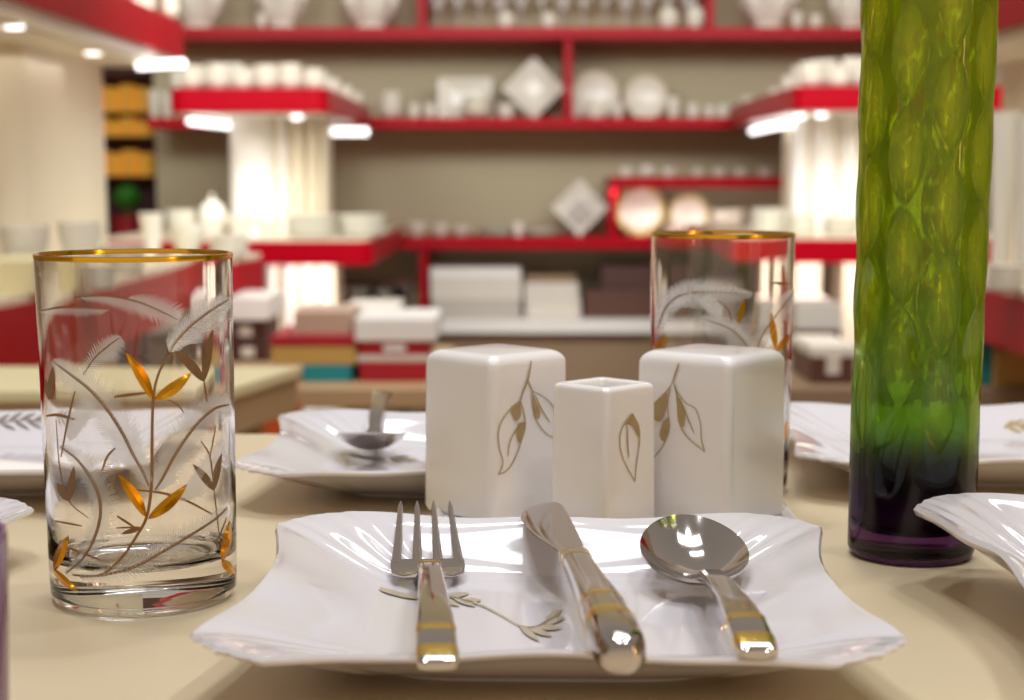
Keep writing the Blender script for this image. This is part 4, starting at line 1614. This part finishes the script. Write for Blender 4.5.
# near cream display table, left behind the tumbler
TN = 0.655
c_ = [at(-60, 393, Z=TN), at(228, 390, Z=TN), at(302, 367, Z=TN), at(-60, 366, Z=TN)]
nt_ = empty('cream_display_table', (-0.5, 2.1, 0), 0, 'cream topped low display table behind the left tumbler', 'table')
slab('tabletop', [(p.x, p.y) for p in c_], TN - 0.012, TN, M['creamtop'], nt_)
slab('apron', [(c_[0].x, c_[0].y + .004), (c_[1].x - .004, c_[1].y + .004), (c_[2].x - .006, c_[2].y - .004), (c_[3].x, c_[3].y - .004)], TN - 0.058, TN - 0.012, M['tan'], nt_)
for p in ((c_[1].x - 0.05, c_[1].y + 0.04), (c_[2].x - 0.07, c_[2].y - 0.04)):
    slab('leg', [(p[0] - .02, p[1] - .02), (p[0] + .02, p[1] - .02), (p[0] + .02, p[1] + .02), (p[0] - .02, p[1] + .02)], 0, TN - 0.058, M['tan'], nt_)

carton(-24, 36, CZ1, zat(260, 2.72), 2.72, 0.2, M['creamtop'], 'gift_box', 'pale yellow box on the left unit counter at the picture edge')
carton(236, 286, 0, zat(416, 2.7), 2.7, 0.2, M['orange'], 'gift_box', 'tall orange red box standing on the floor beside the cream display table')
# right group of boxes
rt = empty('low_display_table', (1.0, 3.6, 0), 0, 'low tan display table at the right edge behind the vase', 'table')
part('tabletop', xat(790, 3.3), 1.09, 3.28, 3.9, LT - 0.04, LT, M['taupe'], rt, 0.004)
for xx in (xat(795, 3.3), 1.05):
    for yy in (3.32, 3.84):
        part('leg', xx - 0.02, xx + 0.02, yy - 0.02, yy + 0.02, 0, LT - 0.04, M['taupe'], rt)
carton(812, 858, LT, zat(346, 3.35), 3.35, 0.25, M['brownbox2'], 'gift_box', 'brown box with white label and pale lid, left of the green vase', M['ware'], lidh=0.3, tagm=M['boxwhite'])
carton(970, 997, LT, zat(345, 3.0 + 0.32), 3.32, 0.2, M['teal'], 'gift_box', 'teal box right of the green vase')
carton(997, 1036, LT, zat(341, 3.30), 3.30, 0.25, M['yellow'], 'gift_box', 'yellow box with red lid at the right edge', M['redbox'], lidh=0.2)
# grey box on a stool below the right stand
gs = empty('storage_cabinet', (xat(818, 4.9), 5.0, 0), 0, 'grey topped brown cabinet below the right display stand', 'cabinet')
part('cabinet_body', xat(797, 4.9), xat(841, 4.9), 4.9, 5.2, 0, zat(330, 4.9), M['brownbox2'], gs)
part('cabinet_top', xat(796, 4.9), xat(842, 4.9), 4.89, 5.2, zat(330, 4.9), zat(303, 4.9), M['boxgrey'], gs, 0.004)

# far amber cabinet seen through the gap at the left
YC = 8.2
fc = empty('amber_cabinet', (xat(128, YC), YC + 0.2, 0), 0, 'dark maroon cabinet with glowing amber shelves in the far left gap', 'cabinet')
cxa, cxb = xat(92, YC), xat(160, YC)
part('cabinet_back', cxa, cxb, YC + 0.3, YC + 0.32, 0, zat(76, YC), M['maroon'], fc)
part('cabinet_side', cxa - 0.03, cxa, YC, YC + 0.32, 0, zat(76, YC), M['maroon'], fc)
part('cabinet_side', cxb, cxb + 0.03, YC, YC + 0.32, 0, zat(76, YC), M['maroon'], fc)
part('cabinet_top', cxa - 0.03, cxb + 0.03, YC, YC + 0.32, zat(76, YC), zat(70, YC), M['maroon'], fc)
for i, py in enumerate((112, 136, 176, 236)):
    part('cabinet_shelf', cxa, cxb, YC + 0.02, YC + 0.3, zat(py + 2, YC), zat(py, YC), M['maroon'], fc)
rown = ('upper', 'middle', 'lower')
for i, (py, pt) in enumerate(((112, 84), (136, 117), (176, 150))):
    for k in range(4):
        xa = 96 + k * 15
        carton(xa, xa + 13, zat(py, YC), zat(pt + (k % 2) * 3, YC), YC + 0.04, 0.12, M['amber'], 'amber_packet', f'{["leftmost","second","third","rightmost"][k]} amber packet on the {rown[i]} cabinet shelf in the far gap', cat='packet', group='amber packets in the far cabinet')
pt_ = empty('potted_topiary', (xat(131, 7.6), 7.6, 0), 0, 'round green plant in a red pot in the far left gap', 'plant')
b = MB()
zc = zat(197, 7.6)
R = 13 * 7.6 / F
rows = []
for i in range(13):
    ph = PI * i / 12
    rows.append([((R * (1 + 0.08 * random.uniform(-1, 1))) * math.sin(ph) * math.cos(2 * PI * j / 20), (R * (1 + 0.08 * random.uniform(-1, 1))) * math.sin(ph) * math.sin(2 * PI * j / 20), zc + R * math.cos(ph) * 0.95) for j in range(20)])
b.quad_grid(rows, close_u=True)
b.build('foliage', M['green'], pt_)
b = MB(); b.tube([(0, 0, zat(222, 7.6)), (0, 0, zc - R * 0.8)], 0.012, 8); b.build('stem', M['stem'], pt_)
b = MB(); b.lathe([(0.0005, 0), (0.05, 0), (0.07, zat(216, 7.6)), (0.062, zat(216, 7.6)), (0.0005, zat(222, 7.6))], 24); b.build('pot', M['redbox'], pt_)

# ================================================================== LIGHT
w = bpy.data.worlds.new('shop_ambient')
scn.world = w
w.use_nodes = True
nt = w.node_tree
bg = nt.nodes['Background']
tc = nt.nodes.new('ShaderNodeTexCoord')
sx = nt.nodes.new('ShaderNodeSeparateXYZ')
nt.links.new(tc.outputs['Generated'], sx.inputs[0])
rp_ = nt.nodes.new('ShaderNodeValToRGB')
mr = nt.nodes.new('ShaderNodeMapRange')
mr.inputs[1].default_value = -1
mr.inputs[2].default_value = 1
nt.links.new(sx.outputs[2], mr.inputs[0])
nt.links.new(mr.outputs[0], rp_.inputs[0])
e = rp_.color_ramp.elements
e[0].position = 0.0
e[0].color = (0.20, 0.14, 0.09, 1)
e[1].position = 1.0
e[1].color = (0.30, 0.27, 0.235, 1)
k = e.new(0.5); k.color = (0.66, 0.525, 0.385, 1)
k = e.new(0.68); k.color = (0.36, 0.315, 0.27, 1)
nt.links.new(rp_.outputs[0], bg.inputs[0])
bg.inputs[1].default_value = 1.0


def area(name, loc, size, power, color=(1, 0.95, 0.88), rot=(0, 0, 0), shape='SQUARE', sy=None):
    d = bpy.data.lights.new(name, 'AREA')
    d.energy = power
    d.size = size
    d.color = color
    d.shape = shape
    if sy:
        d.shape = 'RECTANGLE'
        d.size_y = sy
    o = bpy.data.objects.new(name, d)
    o.location = loc
    o.rotation_euler = rot
    col.objects.link(o)
    return o


for i, (x, y) in enumerate(((-0.5, 0.9), (0.15, 1.3), (0.8, 1.05), (-0.2, 0.2), (0.6, 0.1))):
    area('ceiling_lamp', (x, y, 2.7), 0.16, 6.6, color=(0.93, 0.96, 1.0), shape='DISK')
area('overhead_fill', (0.2, 1.7, 2.9), 1.2, 11, color=(0.93, 0.96, 1.0), sy=0.4)  # large soft fill added above the table, no such panel known
for x in (-1.3, 0.0, 1.3):
    area('shop_fill', (x, 3.4, 1.95), 0.9, 24, color=(0.97, 1.0, 0.98), rot=(math.radians(74), 0, 0), sy=0.5)  # unseen fill added to brighten the back wall below its shelves
area('shop_fill', (0, 2.4, 2.9), 0.6, 16, color=(0.97, 0.98, 1.0), rot=(math.radians(35), 0, 0))  # unseen overhead fill added for the dim background
# lights below the canopies and stand tops; fill added under the lower shelves
area('canopy_lamp', (-1.0, 3.1, KZ0 - 0.05), 0.3, 1.0, sy=1.2)
area('canopy_lamp', (1.1, 3.1, KZ0 - 0.06), 0.25, 1.2, sy=1.2)
area('stand_light', (-0.78, 5.15, UZ0 - 0.05), 0.3, 0.9, sy=0.15)
area('stand_light', (1.1, 5.15, UZ0 - 0.05), 0.3, 0.9, sy=0.15)

area('stand_light', (-0.55, 5.12, LZ0 - 0.03), 0.25, 1.6, sy=0.1, rot=(math.radians(50), 0, 0))  # added, unseen: brightens the left lower column beneath its shelf
area('stand_light', (1.0, 5.12, LZ0 - 0.03), 0.35, 1.6, sy=0.1, rot=(math.radians(50), 0, 0))  # added likewise for the right lower columns
area('shelf_fill', (xat(690, 6.5), 6.52, zat(188, 6.5) - 0.01), 0.6, 0.7, sy=0.03, rot=(math.radians(30), 0, 0))  # no real strip here, added to brighten plates under the short shelf
_l = area('amber_streak_light', (1.35, -0.35, 1.2), 0.06, 2.2, color=(1, 0.5, 0.1), sy=0.75)  # unseen source, added for the orange streaks mirrored in vase and tumblers
_l.rotation_euler = (Vector((0.2, 0.75, 0.9)) - _l.location).to_track_quat('-Z', 'Y').to_euler()
scn.view_settings.view_transform = 'Standard'
scn.view_settings.look = 'None'
scn.view_settings.exposure = 0.0
scn.cycles.use_denoising = True
scn.cycles.max_bounces = 16
scn.cycles.transmission_bounces = 16
scn.cycles.transparent_max_bounces = 24
